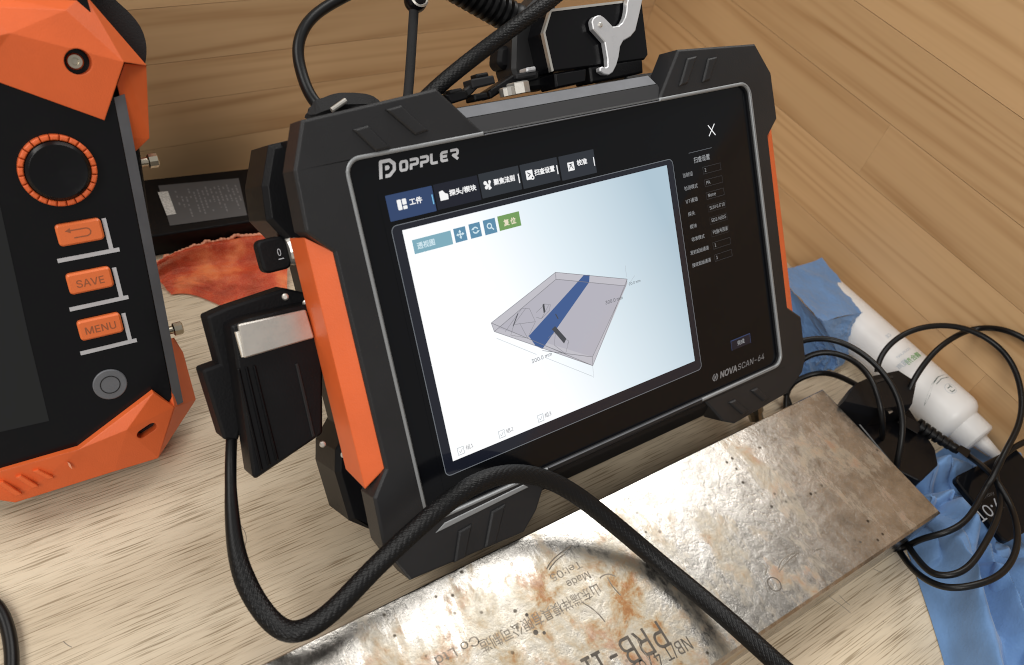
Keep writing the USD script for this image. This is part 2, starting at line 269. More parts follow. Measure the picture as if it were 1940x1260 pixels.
def net_film():
    n = {'g': ('geometry', {}), 'n1': ('noise_texture', {'scale': 45., 'detail': 3.}), 'c': ('rgb_ramp', {'ramp': [(.3, (.44, .022, .012)), (.5, (.66, .065, .022)), (.72, (.85, .24, .08))]}), 'n2': ('noise_texture', {'scale': 260., 'detail': 3.}),
         'v': ('voronoi_texture', {'scale': 750., 'feature': 'distance_to_edge'}), 'vr': ('rgb_ramp', {'ramp': [(0, (1, 1, 1)), (.05, (.6, .6, .6)), (.12, (0, 0, 0))]}), 'vc': ('mix_color', {'b': (.90, .36, .18)}), 'vk': ('math', {'math_type': 'multiply', 'value2': .38}), 'p': ('principled_bsdf', {'roughness': .55, 'specular_ior_level': .3}), 't': ('transparent_bsdf', {'color': (1., .62, .5)}), 'b': ('bump', {'strength': .35, 'distance': .0012}), 'f': ('map_range', {'from_min': .35, 'from_max': .65, 'to_min': .55, 'to_max': .95, 'clamp': True}), 'm': ('mix_closure', {})}
    l = [('g.position', 'n1.vector'), ('g.position', 'n2.vector'), ('n1.fac', 'c.fac'), ('g.position', 'v.vector'), ('v.distance', 'vr.fac'), ('vr.color', 'vk.value1'), ('vk.value', 'vc.fac'), ('c.color', 'vc.a'), ('vc.result', 'p.base_color'), ('n2.fac', 'b.height'), ('b.normal', 'p.normal'), ('n1.fac', 'f.value'), ('f.result', 'm.fac'), ('t.BSDF', 'm.closure1'), ('p.BSDF', 'm.closure2')]
    MAT['film'] = usdkit.material(stage, '/World/Looks/film', n, l, surface='m.closure')
wood_table(); steel(); screen_white(); net_film()
wood_wall('pine_back', 0, 1, (.60, .395, .215), (.44, .26, .125), 56., 1)
wood_wall('pine_side', 1, 1, (.57, .365, .185), (.42, .24, .105), 70., 2)
mat('black_plastic', (.005, .005, .006), .42, spec=.22, bump=(900, .00012), mottle=(60, .2), bev=.0008)
mat('frame_plastic', (.0145, .0145, .016), .42, bump=(1300, .00010), mottle=(25, .18), spec=.4, bev=.0008)
mat('deep_black', (.008, .008, .009), .5)
mat('rubber', (.005, .005, .006), .6, spec=.22, bump=(700, .0002), bev=.0008)
mat('black_gloss', (.004, .004, .005), .16, rvar=(40, .1, .3), spec=.24, bev=.0005)
mat('cable_black', (.004, .004, .0045), .36, spec=.3)
mat('braid', (.0045, .0045, .005), .38, spec=.26)
mat('fabric_black', (.012, .012, .013), .85, bump=(1500, .0004))
mat('glass_black', (.004, .0045, .006), .06, rvar=(22, .035, .18), spec=.22)
mat('screen_left', (.016, .017, .018), .16, spec=.3)
mat('orange', (.74, .128, .028), .45, bump=(1400, .0001), mottle=(30, .07), bev=.0009)
mat('orange_key', (.74, .16, .040), .4)
mat('key_print', (.30, .085, .030), .5)
mat('grey_frame', (.27, .28, .29), .42, .3, bev=.0004)
mat('aluminium', (.15, .155, .17), .55, .35, mottle=(80, .08))
mat('grey_paint', (.022, .022, .024), .6, 0., spec=.25)
mat('silver', (.70, .67, .62), .34, .8, rvar=(60, .25, .45))
mat('silver_matte', (.66, .66, .68), .45, .55, rvar=(120, .3, .5))
mat('brass', (.55, .50, .40), .3, 1.)
mat('print_grey', (.52, .53, .56), .5)
mat('print_dim', (.20, .20, .21), .5)
mat('line_grey', (.50, .50, .52), .45)
mat('white_plastic', (.78, .77, .76), .38, extra={'subsurface_weight': .25, 'subsurface_radius': (.006, .006, .006), 'subsurface_scale': 1.})
mat('print_green', (.16, .38, .12), .5); mat('print_dark', (.10, .14, .13), .5); mat('print_faint', (.48, .53, .58), .5)
mat('cloth_blue', (.125, .245, .47), .78, bump=(500, .0003), mottle=(45, .10), extra={'sheen_weight': .25})
mat('hem', (.80, .34, .20), .35)
mat('engraved', (.085, .07, .055), .6, mottle=(160, .4))
mat('engraved_faint', (.22, .19, .155), .6, mottle=(160, .4))
mat('label_white', (.62, .62, .60), .5, mottle=(900, .3))
mat('label_print', (.10, .10, .105), .45)
glow('ui_white', (1, 1, 1), .9); glow('ui_dim', (.8, .83, .86), .38); glow('ui_line', (.75, .82, .9), .22); glow('ui_navy', lin(44, 66, 106), .95); glow('ui_tab', lin(42, 48, 56), .8); glow('ui_tab_dark', lin(12, 18, 34), .9)
glow('ui_edge', lin(66, 70, 76), .8); glow('ui_bar', lin(22, 26, 38), .8); glow('ui_teal', lin(128, 174, 190), .95); glow('ui_blue_button', lin(92, 142, 172), .95); glow('ui_green', lin(116, 158, 92), .95); glow('ui_cream', lin(236, 226, 200), .95); glow('ui_pale', lin(214, 236, 244), .95)
glow('ui_slab', lin(184, 182, 192), .95); glow('ui_slab_side', lin(196, 194, 202), .95); glow('ui_blue', lin(62, 92, 146), .95); glow('ui_ink', lin(70, 72, 78), .9); glow('ui_thin', lin(128, 128, 134), .9); glow('ui_faint', lin(176, 184, 190), .95); glow('ui_cyan', lin(120, 190, 230), .95)
glow('phone_digits', lin(150, 150, 152), .8)

# ------------------------------------------------------------------ setting: table, back wall and side wall of pine boards
YW, XW = .509, .5695
single('table_top', rbox(-.9, -.75, -.03, 1.3, 1.1, 0, .002), 'oak', kind='structure')
TT = Node(); TT.path, TT.A, TT.at = '/World/table_top', np.eye(3), np.zeros(3)
TABLE_MARKS = [((1535, 1112), (1570, 1130), (1612, 1162)), ((1590, 1128), (1602, 1140), (1610, 1146)), ((1655, 1078), (1664, 1082), (1672, 1086)), ((455, 995), (466, 1015), (462, 1040)), ((120, 1215), (128, 1222), (136, 1226)), ((645, 1128), (648, 1125), (650, 1120))]
rng = np.random.default_rng(7)
def boarded(name, axis, length, heights, mat_, label):
    w = thing(name, None, None); tag(stage.GetPrimAtPath(w.path), kind='structure')
    core = rbox(XW - 1.6, YW + .012, .0005, XW + .03, YW + .03, heights[-1], .001) if axis == 0 else rbox(XW + .012, YW - length, .0005, XW + .03, YW + .011, heights[-1], .001)
    part(w, 'panel', core, mat_)
    for a, b in zip(heights[:-1], heights[1:]):
        x = -rng.uniform(0, .3)
        while x < length:
            n = rng.uniform(.45, .9); x1 = min(x + n, length); x0 = max(x, 0); d = rng.uniform(0, .00003)
            if x1 - x0 > .01:
                part(w, 'board', rbox(XW - x1 + .00002, YW + d, a + .000005 + .0004, XW - x0 - .00005, YW + .0125, b - .000005, .00002) if axis == 0 else
                     rbox(XW + d, YW - x1 + .00005, a + .000005 + .0004, XW + .0125, YW - x0 - .00005, b - .000005, .00002), mat_)
            x = x1 if x1 > 0 else x + n
boarded('wall', 0, 1.5, [0, .034, .070, .101, .140, .172, .205, .24, .28], 'pine_back', 'back')
boarded('wall', 1, 1.1, [0, .050, .104, .150, .205, .262, .285], 'pine_side', 'side')

for k, ln in enumerate(TABLE_MARKS): part(TT, 'scratch', tube(spline([tab(x, y, 0) - [0, 0, .00012] for x, y in ln], .001), .00024 if k < 5 else .0006, 6), 'engraved_faint' if k < 5 else 'engraved')
for k in range(26):
    c = np.array([rng.uniform(-.1, .42), rng.uniform(.0, .33)])
    if not (.02 < c[0] < .45 and .02 < c[1] < .3): part(TT, 'crumb', trimesh.creation.icosphere(1, rng.uniform(.00018, .0004)).apply_translation([*c, .0001]), 'engraved_faint')
# ------------------------------------------------------------------ main instrument
mm = .001
D = thing('flaw_detector', 'black flaw detector tilted back, its white screen showing a grey slab drawing', 'flaw detector', P0, DA)
def M(pts): return [(a * mm, b * mm) for a, b in pts]
outline = Polygon(M([(-15, 18), (52, 22.3), (72, -.6), (188, -.6), (207, 23), (269.5, 19.5), (280.5, 1.5), (281.3, -26), (271.6, -35), (271.4, -143.5), (283, -153), (283, -181), (278, -190), (262, -198.7), (212, -202), (202, -197), (190.3, -180.5), (72, -180.5), (61, -197), (51, -205.5), (-16, -202), (-22.4, -187), (-25, -180), (-24, -155), (-15, -143.5), (-14.7, -39.6), (-25, -28.2), (-23.6, -2)]))
opening = rrect(.0008, -.1768, .2588, -.0028, .006, 6)
fr = Node(); fr = part(D, 'front_frame', prism(outline.difference(opening), -.013, .0026, .0011), 'frame_plastic', True)
body = Polygon(M([(-11, 12), (60, 13), (200, 13), (266, 12), (271, 4), (271, -190), (262, -196.5), (0, -196.5), (-10, -188)]))
part(D, 'case', prism(body, -.074, -.0125, .002, .003), 'black_plastic', True)
mid = sbox(.0725, -.3, .1875, .1)
rim = opening.buffer(.0021, quad_segs=6).difference(opening.buffer(.0001))
for q in rim.difference(mid).geoms: part(D, 'silver_rim', prism(q, .0010, .0031, .0006), 'grey_frame', True)
for q in opening.buffer(.0007).difference(opening.buffer(.0001)).intersection(sbox(.0727, -.3, .1873, .1)).geoms: part(D, 'thin_rim', prism(q, .0010, .0031, .0002), 'aluminium', True)
# ridges on the corner guards
for pts in ([(6.5, 10.5), (14, 11.2), (22.4, -.2), (15, -.6)], [(24, 16.6), (32, 17.4), (43, 4.2), (36, 3.3)], [(212, 17.5), (219.5, 18), (209.5, 4), (203, 3.4)], [(228, 15.5), (235.5, 15.8), (227, 3.5), (221, 3.2)],
            [(14, -188.5), (22, -187.8), (14.5, -203), (8, -203)], [(34, -186.2), (43, -185.4), (33, -203), (26, -203)], [(208, -186.5), (214, -186.5), (224, -197.5), (218, -198)], [(228, -185.5), (234, -185.5), (244, -195.5), (238, -196)]):
    part(fr, 'ridge', prism(Polygon(M(pts)), .002, .0040, .0008), 'frame_plastic', True)
# aluminium rail between the upper guards, its dark front slope
def along_u(prof, u0, u1):
    p = ring(prof); q = prism(p, u0, u1, .0002, .0002); v, f = q; return np.column_stack([v[:, 2], v[:, 0], v[:, 1]]), f
part(D, 'rail_slope', along_u([(-.0006, .0015), (-.0006, -.012), (.0068, -.012), (.0068, -.0025)], .0645, .1925), 'grey_paint', True)
part(D, 'top_rail', along_u([(.0071, -.0030), (.0071, -.020), (.0124, -.020), (.0124, -.0085)], .0565, .1922), 'aluminium', True)
part(D, 'bottom_rail', along_u([(-.1808, -.012), (-.1808, .001), (-.1835, .0008), (-.1925, -.007), (-.1925, -.012)], .0660, .1955), 'black_plastic', True)
part(fr, 'lip', prism(Polygon(M([(8, -181.2), (55.8, -180), (58.5, -182.6), (2, -184.2)])), .0022, .0030, .0004), 'grey_frame', True)
# guards of the rear half
def rear(pts): part(D, 'rear_guard', prism(Polygon(M(pts)), -.076, -.042, .0025, .0025), 'black_plastic', True)
rear([(-17, 12), (52, 16), (64, 8), (40, 4), (-8, 2), (-12, -40), (-20, -34), (-27, -22), (-25, -6)])
rear([(207, 16), (269, 14), (279, 1), (279, -24), (270, -34), (266, 0), (200, 8)])
rear([(-22, -142), (-12, -132), (-9, -190), (52, -190), (44, -197), (-7, -197.5), (-24, -181), (-25, -153)])
rear([(270, -142), (281, -152), (281, -178), (262, -197), (212, -197.5), (205, -190), (265, -188)])
part(D, 'stand', prism(Polygon(M([(60, -20), (200, -20), (200, -196), (190, -196), (190, -40), (70, -40), (70, -196), (60, -196)])), -.079, -.0742, .001), 'black_plastic', True)
# orange side grips
def grip(s, u):
    P = [(u(-14.2), -39.7, .8), (u(-23.5), -31, -6), (u(-22.5), -31.5, -30), (u(-12), -40, -30), (u(-14.2), -143.3, .8), (u(-24.2), -152.3, -6), (u(-23.5), -148.5, -30), (u(-12), -142, -30)]
    part(D, 'side_grip', hull(np.array(P) * mm), 'orange', True)
grip(-1, lambda x: x); grip(1, lambda x: 258.8 - x + (2.2 if x < -20 else -1.6))
# side panel with cover, screws
part(D, 'side_panel', rbox(-.0135, -.150, -.072, -.0105, -.030, -.031, .0008), 'deep_black', True)
cv = part(D, 'port_cover', place(prism(rrect(*[k * mm for k in (-34.5, -46.5, -20.5, -30.5)], .003), -.05, -.043, .001), (0, 0, 0), np.eye(3)), 'rubber', True)
part(cv, 'cover_mark', prism(text('0', .0034, wide=.7).union(affinity.translate(sbox(0, 0, .002, .0004), 0, -.0013)).buffer(0) if False else affinity.translate(text('0', .0034, wide=.7), -.0262, -.0395), -.0431, -.0428), 'print_grey', True)
part(cv, 'cover_mark', prism(sbox(-.0262, -.0413, -.0236, -.0408), -.0431, -.0428), 'print_grey', True)
part(D, 'port_ring', lathe([(0, .0066), (.002, .0075), (.004, .0075), (.006, .0066)], np.array([-.0205, -.0385, -.0465]), (1, 0, 0), 24), 'silver', True)
for x, y in ((614, 842), (654, 862), (543, 562), (582, 574)):
    u, v = duv(x, y, -.034); part(D, 'screw', lathe([(0, .0016), (.0012, .0016), (.0016, .0010)], np.array([u, v, -.036]), (-.35, -.1, .93), 12), 'silver', True)
u, v = duv(1440, 778, -.030)
part(D, 'foot_nut', cat(lathe([(0, .004), (.004, .0062), (.009, .0062), (.010, .005), (.015, .005)], np.array([u - .002, v + .008, -.034]), (0.1, -1, 0), 12)), 'brass', True)
# ---- front glass and display
g0 = part(D, 'front_glass', prism(opening.buffer(.0004), -.004, 0), 'glass_black', True)
part(g0, 'lettering', flat(union_all([
    stroke([(0, 0), (0, 1)], .2).union(stroke([(0, .92), (.42, .92), (.66, .78), (.66, .26), (.42, .08), (.18, .08)], .2)).union(sbox(.24, .42, .44, .62)) if False else sbox(0, 0, 0, 0)]), .0001) if False else flat((lambda Q: affinity.affine_transform(Q, [8.6 * mm, 1.7 * mm, 0, 8.2 * mm, 15.0 * mm, -12.9 * mm]))(
    union_all([stroke([(.1, 0), (.1, .91), (.62, .91), (.9, .68), (.9, .36), (.62, .1), (.36, .1)], .19), stroke([(.36, .48), (.52, .48), (.56, .53), (.52, .6), (.36, .6)], .13)])), .00012), 'print_grey', True)
def glyph(ch):
    w = .25
    S = {'O': [[(.2, .12), (.12, .25), (.12, .75), (.2, .88), (.62, .88), (.7, .75), (.7, .25), (.62, .12), (.2, .12)]], 'P': [[(.02, .88), (.64, .88), (.74, .78), (.74, .5), (.64, .42), (.12, .42), (.12, 0)]],
         'L': [[(.12, 1), (.12, .2), (.2, .12), (.72, .12)]], 'E': [[(.74, .88), (.22, .88), (.12, .78), (.12, .22), (.22, .12), (.74, .12)], [(.2, .5), (.66, .5)]], 'R': [[(.02, .88), (.64, .88), (.74, .78), (.74, .54), (.64, .44), (.3, .44), (.78, .0)]]}
    return union_all([stroke(p, w) for p in S[ch]])
for k, ch in enumerate('OPPLER'):
    part(g0, 'lettering', flat(affinity.affine_transform(glyph(ch), [5.6 * mm, 1.0 * mm, 0, 5.0 * mm, (25.6 + 5.45 * k) * mm, -11.6 * mm + .12 * mm * k]), .00012), 'print_grey', True)
nv = fit(affinity.affine_transform(text('NOVA', 1, bold=4), [1, .25, 0, 1, 0, 0]).union(affinity.translate(affinity.affine_transform(text('SCAN-64', 1), [1, .25, 0, 1, 0, 0]), text('NOVA', 1, bold=4).bounds[2] + .12, 0)), .2068, -.1710, .2470, -.1668)
part(g0, 'lettering', flat(nv, .00012), 'print_dim', True)
em = Point(0, 0).buffer(1).difference(Point(0, 0).buffer(.72)).difference(sbox(-.2, .4, .25, 1.2)).difference(sbox(-.3, -1.2, .1, -.4)).union(stroke([(-.3, -.9), (-.1, .35), (.2, -.35), (.4, .9)], .26))
part(g0, 'lettering', flat(affinity.affine_transform(em, [2.4 * mm, .4 * mm, 0, 2.3 * mm, 202.9 * mm, -168.9 * mm]), .00012), 'print_dim', True)
S = part(D, 'display', flat(sbox(.0125, -.166, .2435, -.0195), .00010), 'glass_black', True)
def ui(name, shape, w, m): return part(S, name, flat(shape, w * mm), m, True)
def R_(a, b, c, d, r=0): return rrect(a * mm, b * mm, c * mm, d * mm, r * mm)
ui('viewport_frame', R_(15.2, -160.4, 193.2, -34.6, 3), .13, 'ui_bar'); ui('frame_line', R_(15.2, -160.4, 193.2, -34.6, 3).difference(R_(15.55, -160.05, 192.85, -34.95, 2.7)), .16, 'ui_line')
ui('viewport', R_(20.6, -153.8, 188.3, -37.6), .20, 'screen_white')
for k, (a, b, c, d, m) in enumerate([(15.9, -32.6, 40.3, -20.6, 'ui_navy'), (41, -32.4, 65.6, -20.4, 'ui_tab_dark'), (66.3, -32, 90, -20.1, 'ui_tab'), (90.9, -32.1, 114.2, -20.1, 'ui_tab'), (115.3, -32.6, 138.6, -20.2, 'ui_tab')]):
    ui('tab', R_(a, b, c, d, .3), .16, m)
    if k in (0, 2, 3, 4): ui('tab_marker', R_(c - 1.1, d - 8.6, c - .5, d - 4), .2, 'ui_cyan' if k == 0 else 'ui_white')
for s, a, c, y in (('工件', 27.2, 34.0, -27.4), ('探头/楔块', 48.8, 63.9, -27.6), ('聚焦法则', 74.2, 86.8, -27.2), ('扫查设置', 99, 111.8, -27.0), ('校准', 126.4, 133.2, -27.0)):
    h = 2.9 if len(s) < 5 else 3.0
    ui('tab_text', fit(text(s, 1, 'cjk', 3), a * mm, y * mm, c * mm, (y + h + .3) * mm), .22, 'ui_white')
def icon(x, y, q, m='ui_white', w=.22, s=1.): ui('icon', affinity.affine_transform(q, [s * mm, 0, 0, s * mm, x * mm, y * mm]), w, m)
icon(23.4, -26.0, union_all([rrect(-2.4, -2.4, -.25, 2.4, .4), rrect(.25, -.3, 2.4, 2.4, .4), rrect(.25, -2.4, 2.4, -.8, .3)]))
icon(45.6, -26.2, Polygon([(-2.2, -2.3), (2.2, -2.3), (2.4, .2), (.9, .9), (-.2, 2.4), (-2.2, 2.0)]))
icon(70.8, -26.3, union_all([Point(-1.4, 1.3).buffer(1), Point(1.1, 1.5).buffer(.8), Point(-1.2, -.9).buffer(.9), stroke([(-1.4, 1.3), (1.4, -1.8)], 1.1), stroke([(1.1, 1.5), (.2, -2.2)], .9)]))
icon(95.9, -25.9, rrect(-2.2, -2.3, 2, 2.4, .3).difference(stroke([(-1.2, 1.4), (.5, .2), (-1.0, -.9)], .5)).union(Point(1.5, -1.6).buffer(1.1)).difference(Point(1.5, -1.6).buffer(.45)))
icon(122.3, -26.4, rrect(-2.1, -2.2, 2.1, 2.2, .2).difference(union_all([stroke([(-1.2, 1.2), (1.2, 1.2)], .4), stroke([(0, 1.2), (-1.3, -1.4)], .4), stroke([(0, 1.2), (1.3, -1.4)], .4), stroke([(-.7, .1), (.7, .1)], .35)])))
for a, b, c, d, m in ((24.3, -49.8, 45.3, -43.1, 'ui_teal'), (46.8, -49.6, 53.5, -42.8, 'ui_blue_button'), (55.5, -49.6, 61.9, -42.5, 'ui_blue_button'), (63.8, -49.7, 70.9, -42.4, 'ui_blue_button'), (72.4, -49.5, 85.5, -42.2, 'ui_green')): ui('tool_button', R_(a, b, c, d), .26, m)
ui('button_text', fit(text('透视图', 1, 'cjk', 2), 26.3 * mm, -48 * mm, 35.8 * mm, -44.8 * mm), .32, 'ui_pale'); ui('button_text', fit(text('复 位', 1, 'cjk', 3), 75.4 * mm, -47.8 * mm, 82.8 * mm, -44.4 * mm), .32, 'ui_cream')
icon(50.1, -46.1, union_all([stroke([(-2, 0), (2, 0)], .6), stroke([(0, -2), (0, 2)], .6)] + [Polygon([(1.1 * x - .8 * y, 1.1 * y + .8 * x), (1.1 * x + .8 * y, 1.1 * y - .8 * x), (2.3 * x, 2.3 * y)]) for x, y in ((1, 0), (-1, 0), (0, 1), (0, -1))]), 'ui_pale', .32)
arc = Point(0, 0).buffer(1.7).difference(Point(0, 0).buffer(1.05)).difference(sbox(-2, -.35, -.6, .5)).difference(sbox(.6, -.5, 2, .35))
icon(58.8, -46, arc.union(Polygon([(-2.3, .4), (-.7, .4), (-1.4, 1.4)])).union(Polygon([(2.3, -.4), (.7, -.4), (1.4, -1.4)])), 'ui_pale', .32)
icon(67.3, -46, Point(-.3, .3).buffer(1.5).difference(Point(-.3, .3).buffer(.9)).union(stroke([(.7, -.7), (1.9, -1.9)], .6)), 'ui_pale', .32)
# drawing of the test slab
def L_(p, w=.28): return stroke(M(p), w * mm)
A1, A2, A3, A4 = (100.9, -77.7), (147.3, -93.2), (114.2, -133.4), (57.2, -92.8); B1, B2, B3, B4 = (100.4, -81.3), (145.4, -96.6), (115.0, -128.6), (58.2, -97.3)
ui('slab_outline', Polygon(M([A1, A2, (147.0, -95.6), A3, (58, -97.5), A4])), .24, 'ui_slab_side'); ui('slab_face', Polygon(M([B1, B2, B3, (60.5, -96.5)])), .27, 'ui_slab')
ui('weld_band', Polygon(M([(118.6, -83.6), (122.4, -84.5), (121.2, -88.3), (84.2, -114.7), (80.4, -111.8), (77.5, -105.6)])), .30, 'ui_blue')
ui('slab_edges', union_all([L_([A1, A2]), L_([A2, A3]), L_([A3, A4]), L_([A4, A1]), L_([B1, B2]), L_([B2, B3]), L_([A4, (58, -97.5), A3]), L_([(58, -97.5), B1]), L_([A1, B1]), L_([A2, B2]), L_([(84, -115.5), B3]), L_([B3, A3])]), .33, 'ui_thin')
wed = [[(64, -99.5), (76.5, -90.5), (81, -92), (83, -99.5), (76.5, -106.5), (67, -102)], [(67, -102), (70, -97.3), (83, -99.5)], [(70, -97.3), (79, -91)], [(76.5, -106.5), (73.5, -97.5)], [(84.5, -95), (91, -92.2), (94, -93.3), (93, -96), (87, -99), (84, -97.4)], [(87, -99), (93, -93.3)],
       [(89, -110), (94, -108.5), (101.5, -115.5), (98, -121.5), (92, -115)], [(94, -108.5), (92, -115)], [(101.5, -115.5), (100.2, -117)], [(85.5, -113), (98, -121.5)]]
ui('probe_outlines', union_all([L_(p, .2) for p in wed]), .34, 'ui_thin')
ui('probe_bars', union_all([Polygon(M([(89.2, -92.1), (90.4, -91.7), (90.2, -96.2), (89, -96.5)])), Polygon(M([(92.2, -106.2), (94.6, -105.2), (100.2, -113.8), (98.2, -115.9)])), L_([(69.3, -98), (73.6, -92.4)], .5), L_([(96.2, -99), (97.3, -102)], .6)]), .36, 'ui_ink')
ui('dimension_lines', union_all([L_([(58.5, -101.2), (80, -116.4)], .2), L_([(85.5, -120), (112.8, -139.1)], .2), L_([A3, (113.2, -140)], .18), L_([(147, -92), (147.5, -85.5)], .2), L_([(147.5, -96.4), (153, -92.6)], .2)]), .33, 'ui_faint')
for tx, h, ro, x, y in (('300.0 mm', 2.0, 2, 76.2, -120.2), ('300.0 mm', 1.9, -1, 129.5, -103), ('20.0 mm', 1.5, 0, 147.8, -97)): ui('dimension_text', affinity.translate(affinity.rotate(text(tx, h * mm), ro, origin=(0, 0)), x * mm, y * mm), .36, 'ui_ink')
for x in (26, 50.6, 75.3):
    ui('check_box', R_(x - 1.9, -152.2, x + 1.9, -148.2).difference(R_(x - 1.6, -151.9, x + 1.6, -148.5)).union(stroke(M([(x - 1, -150.2), (x - .3, -151.1), (x + 1.1, -149.2)]), .3 * mm)), .26, 'ui_faint')
for x, s in ((29, '组1'), (53.4, '组2'), (78, '组3')): ui('check_text', fit(text(s, 1, 'cjk'), x * mm, -151 * mm, (x + 4.2) * mm, -148.6 * mm), .26, 'ui_thin')
# right hand column
ui('close_cross', union_all([L_([(224.3, -21), (229.3, -27.3)], .6), L_([(224.1, -27.2), (229.6, -20.9)], .6)]), .16, 'ui_white')
ui('divider', R_(206.3, -34.1, 225.2, -33.9), .16, 'ui_line')
ui('heading', fit(text('扫查设置', 1, 'cjk', 1), 209.5 * mm, -40.4 * mm, 222.4 * mm, -36.9 * mm), .16, 'ui_dim')
for k, (s, a, c, t) in enumerate((('当前组', 199.4, 207.2, '2'), ('检测模式', 199.2, 209.8, 'PA'), ('UT通道', 199, 208.4, 'None'), ('探头', 199.3, 204.8, 'SL64-0.6*10'), ('楔块', 199.3, 204.8, 'SD2-N55S'), ('收发模式', 199.4, 209.8, 'PE脉冲回波'), ('发射起始通道', 196.8, 211.9, '1'), ('接收起始通道', 197, 212.3, '1'))):
    y = -46.9 - 7.45 * k
    ui('row_label', fit(text(s, 1, 'cjk'), a * mm, y * mm, c * mm, (y + 2.5) * mm), .16, 'ui_dim')
    g = text(t, 2.0 * mm, 'cjk'); w_ = min(g.bounds[2] - g.bounds[0], 12.5 * mm)
    ui('field_text', fit(g, 217 * mm, (y + .25) * mm, 217 * mm + w_, (y + .25) * mm + (g.bounds[3] - g.bounds[1])), .16, 'ui_dim')
    ui('field_box', R_(215.6, y - .9, 230.4, y + 3.2).difference(R_(215.75, y - .75, 230.25, y + 3.05)), .14, 'ui_tab' if k in (3, 4, 5) else 'ui_edge')
ui('done_button', R_(219.6, -157.0, 236.9, -150.7), .14, 'ui_tab_dark'); ui('button_text', fit(text('完成', 1, 'cjk', 1), 225 * mm, -155.4 * mm, 231.4 * mm, -152.4 * mm), .18, 'ui_dim'); ui('button_edge', R_(219.6, -157, 236.9, -150.7).difference(R_(219.9, -157.2, 236.6, -151.2)), .17, 'ui_navy')

# ------------------------------------------------------------------ probe plug on the left side, with the braided cable that runs over the block
K = thing('probe_plug', 'black probe plug with wide silver latch, its braided cable looping over the steel block', 'probe plug', dpt(-.05, -.09, -.05))
def on_dev(px, w0, w1, b=.0012, r=.0015):
    p = rounded(Polygon([duv(x, y, w1) for x, y in px]), r); return place(prism(p, w0, w1, b, b), P0, DA)
part(K, 'back_shell', on_dev([(392, 600), (430, 583), (540, 546), (585, 556), (600, 700), (470, 760), (452, 836), (424, 833), (383, 702), (416, 690)], -.063, -.047), 'rubber')
part(K, 'front_shell', on_dev([(438, 618), (470, 604), (590, 575), (612, 650), (612, 822), (486, 908), (480, 905)], -.047, -.030), 'black_plastic')
for dx in (0, 15, 30): part(K, 'shell_rib', on_dev([(450 + dx, 700 - dx * .2), (455 + dx, 698 - dx * .2), (499 + dx, 890 - dx * .65), (493 + dx, 893 - dx * .65)], -.031, -.0288, .0006, .0003), 'black_gloss')
part(K, 'latch_slot', on_dev([(560, 690), (566, 688), (598, 826), (592, 829)], -.031, -.0292, .0004, .0003), 'deep_black')
lat = Polygon([duv(x, y, -.0265) for x, y in ((452, 615), (580, 587), (596, 640), (463, 679))])
part(K, 'latch', place(prism(rounded(lat, .0008), -.029, -.0265, .0006), P0, DA), 'silver')
part(K, 'latch_pin', lathe([(0, .0012), (.012, .0012)], dpt(*duv(449, 628, -.029), -.029), -DA[1], 10), 'silver')
pts = [dv(440, 815, -.054), tab(437, 905, .074), tab(441, 990, .068), tab(456, 1075, .062), tab(494, 1152, .058), tab(548, 1196, .058), tab(600, 1180, .061), tab(648, 1140, .066), tab(700, 1086, .072), tab(760, 1028, .080), tab(840, 958, .089), tab(910, 913, .091), tab(985, 898, .085), tab(1056, 917, .075), tab(1130, 966, .063), tab(1250, 1066, .0485), tab(1370, 1166, .052), tab(1480, 1264, .064), tab(1580, 1350, .08)]
pth = spline(pts, .0006); n = len(pth); i0 = int(np.argmin(np.linalg.norm(pth - tab(520, 1177, .0075), axis=1)))
rr = .0027 + .0019 * np.clip((np.arange(n) - i0 * .35) / (i0 * .5), 0, 1) ** 1.0
amp = .085 * np.clip((np.arange(n) - i0 * .55) / (i0 * .4), 0, 1)[:, None]
part(K, 'cable', tube(pth, rr, 120, amp, 12, .0105), 'braid', smooth=True)

# ------------------------------------------------------------------ left, orange instrument
O = thing('flaw_detector', 'flaw detector with bright orange corner guards and keys, cut off at the left edge', 'flaw detector', PL, LA)
def lp(x, y, w=0.): a = luv(x, y, w * mm); return (a[0], a[1], w * mm)
face = Polygon([luv(x, y) for x, y in ((-90, -60), (150, -60), (218, 192), (327, 752), (312, 775), (280, 810), (217, 850), (29, 905), (-60, 925))])
part(O, 'front_panel', prism(face, -.012, 0, .0004), 'black_gloss', True)
back_ = Polygon([luv(x, y, -.012) for x, y in ((-90, -60), (160, -60), (262, 262), (316, 640), (342, 775), (300, 858), (29, 932), (-60, 950))])
part(O, 'case', prism(back_, -.045, -.0121, .001, .003), 'black_plastic', True)
part(O, 'edge_strip', hull([lp(216, 185, -.3), lp(236, 178, -3.5), lp(331, 770, -.3), lp(347, 762, -3.5), lp(236, 178, -9), lp(347, 762, -9), lp(218, 185, -9), lp(331, 770, -9)]), 'aluminium', True)
part(O, 'screen', flat(Polygon([luv(x, y) for x, y in ((-80, 300), (-20, 298), (55, 640), (93, 797), (0, 818), (-80, 838))]), .0003), 'screen_left', True)
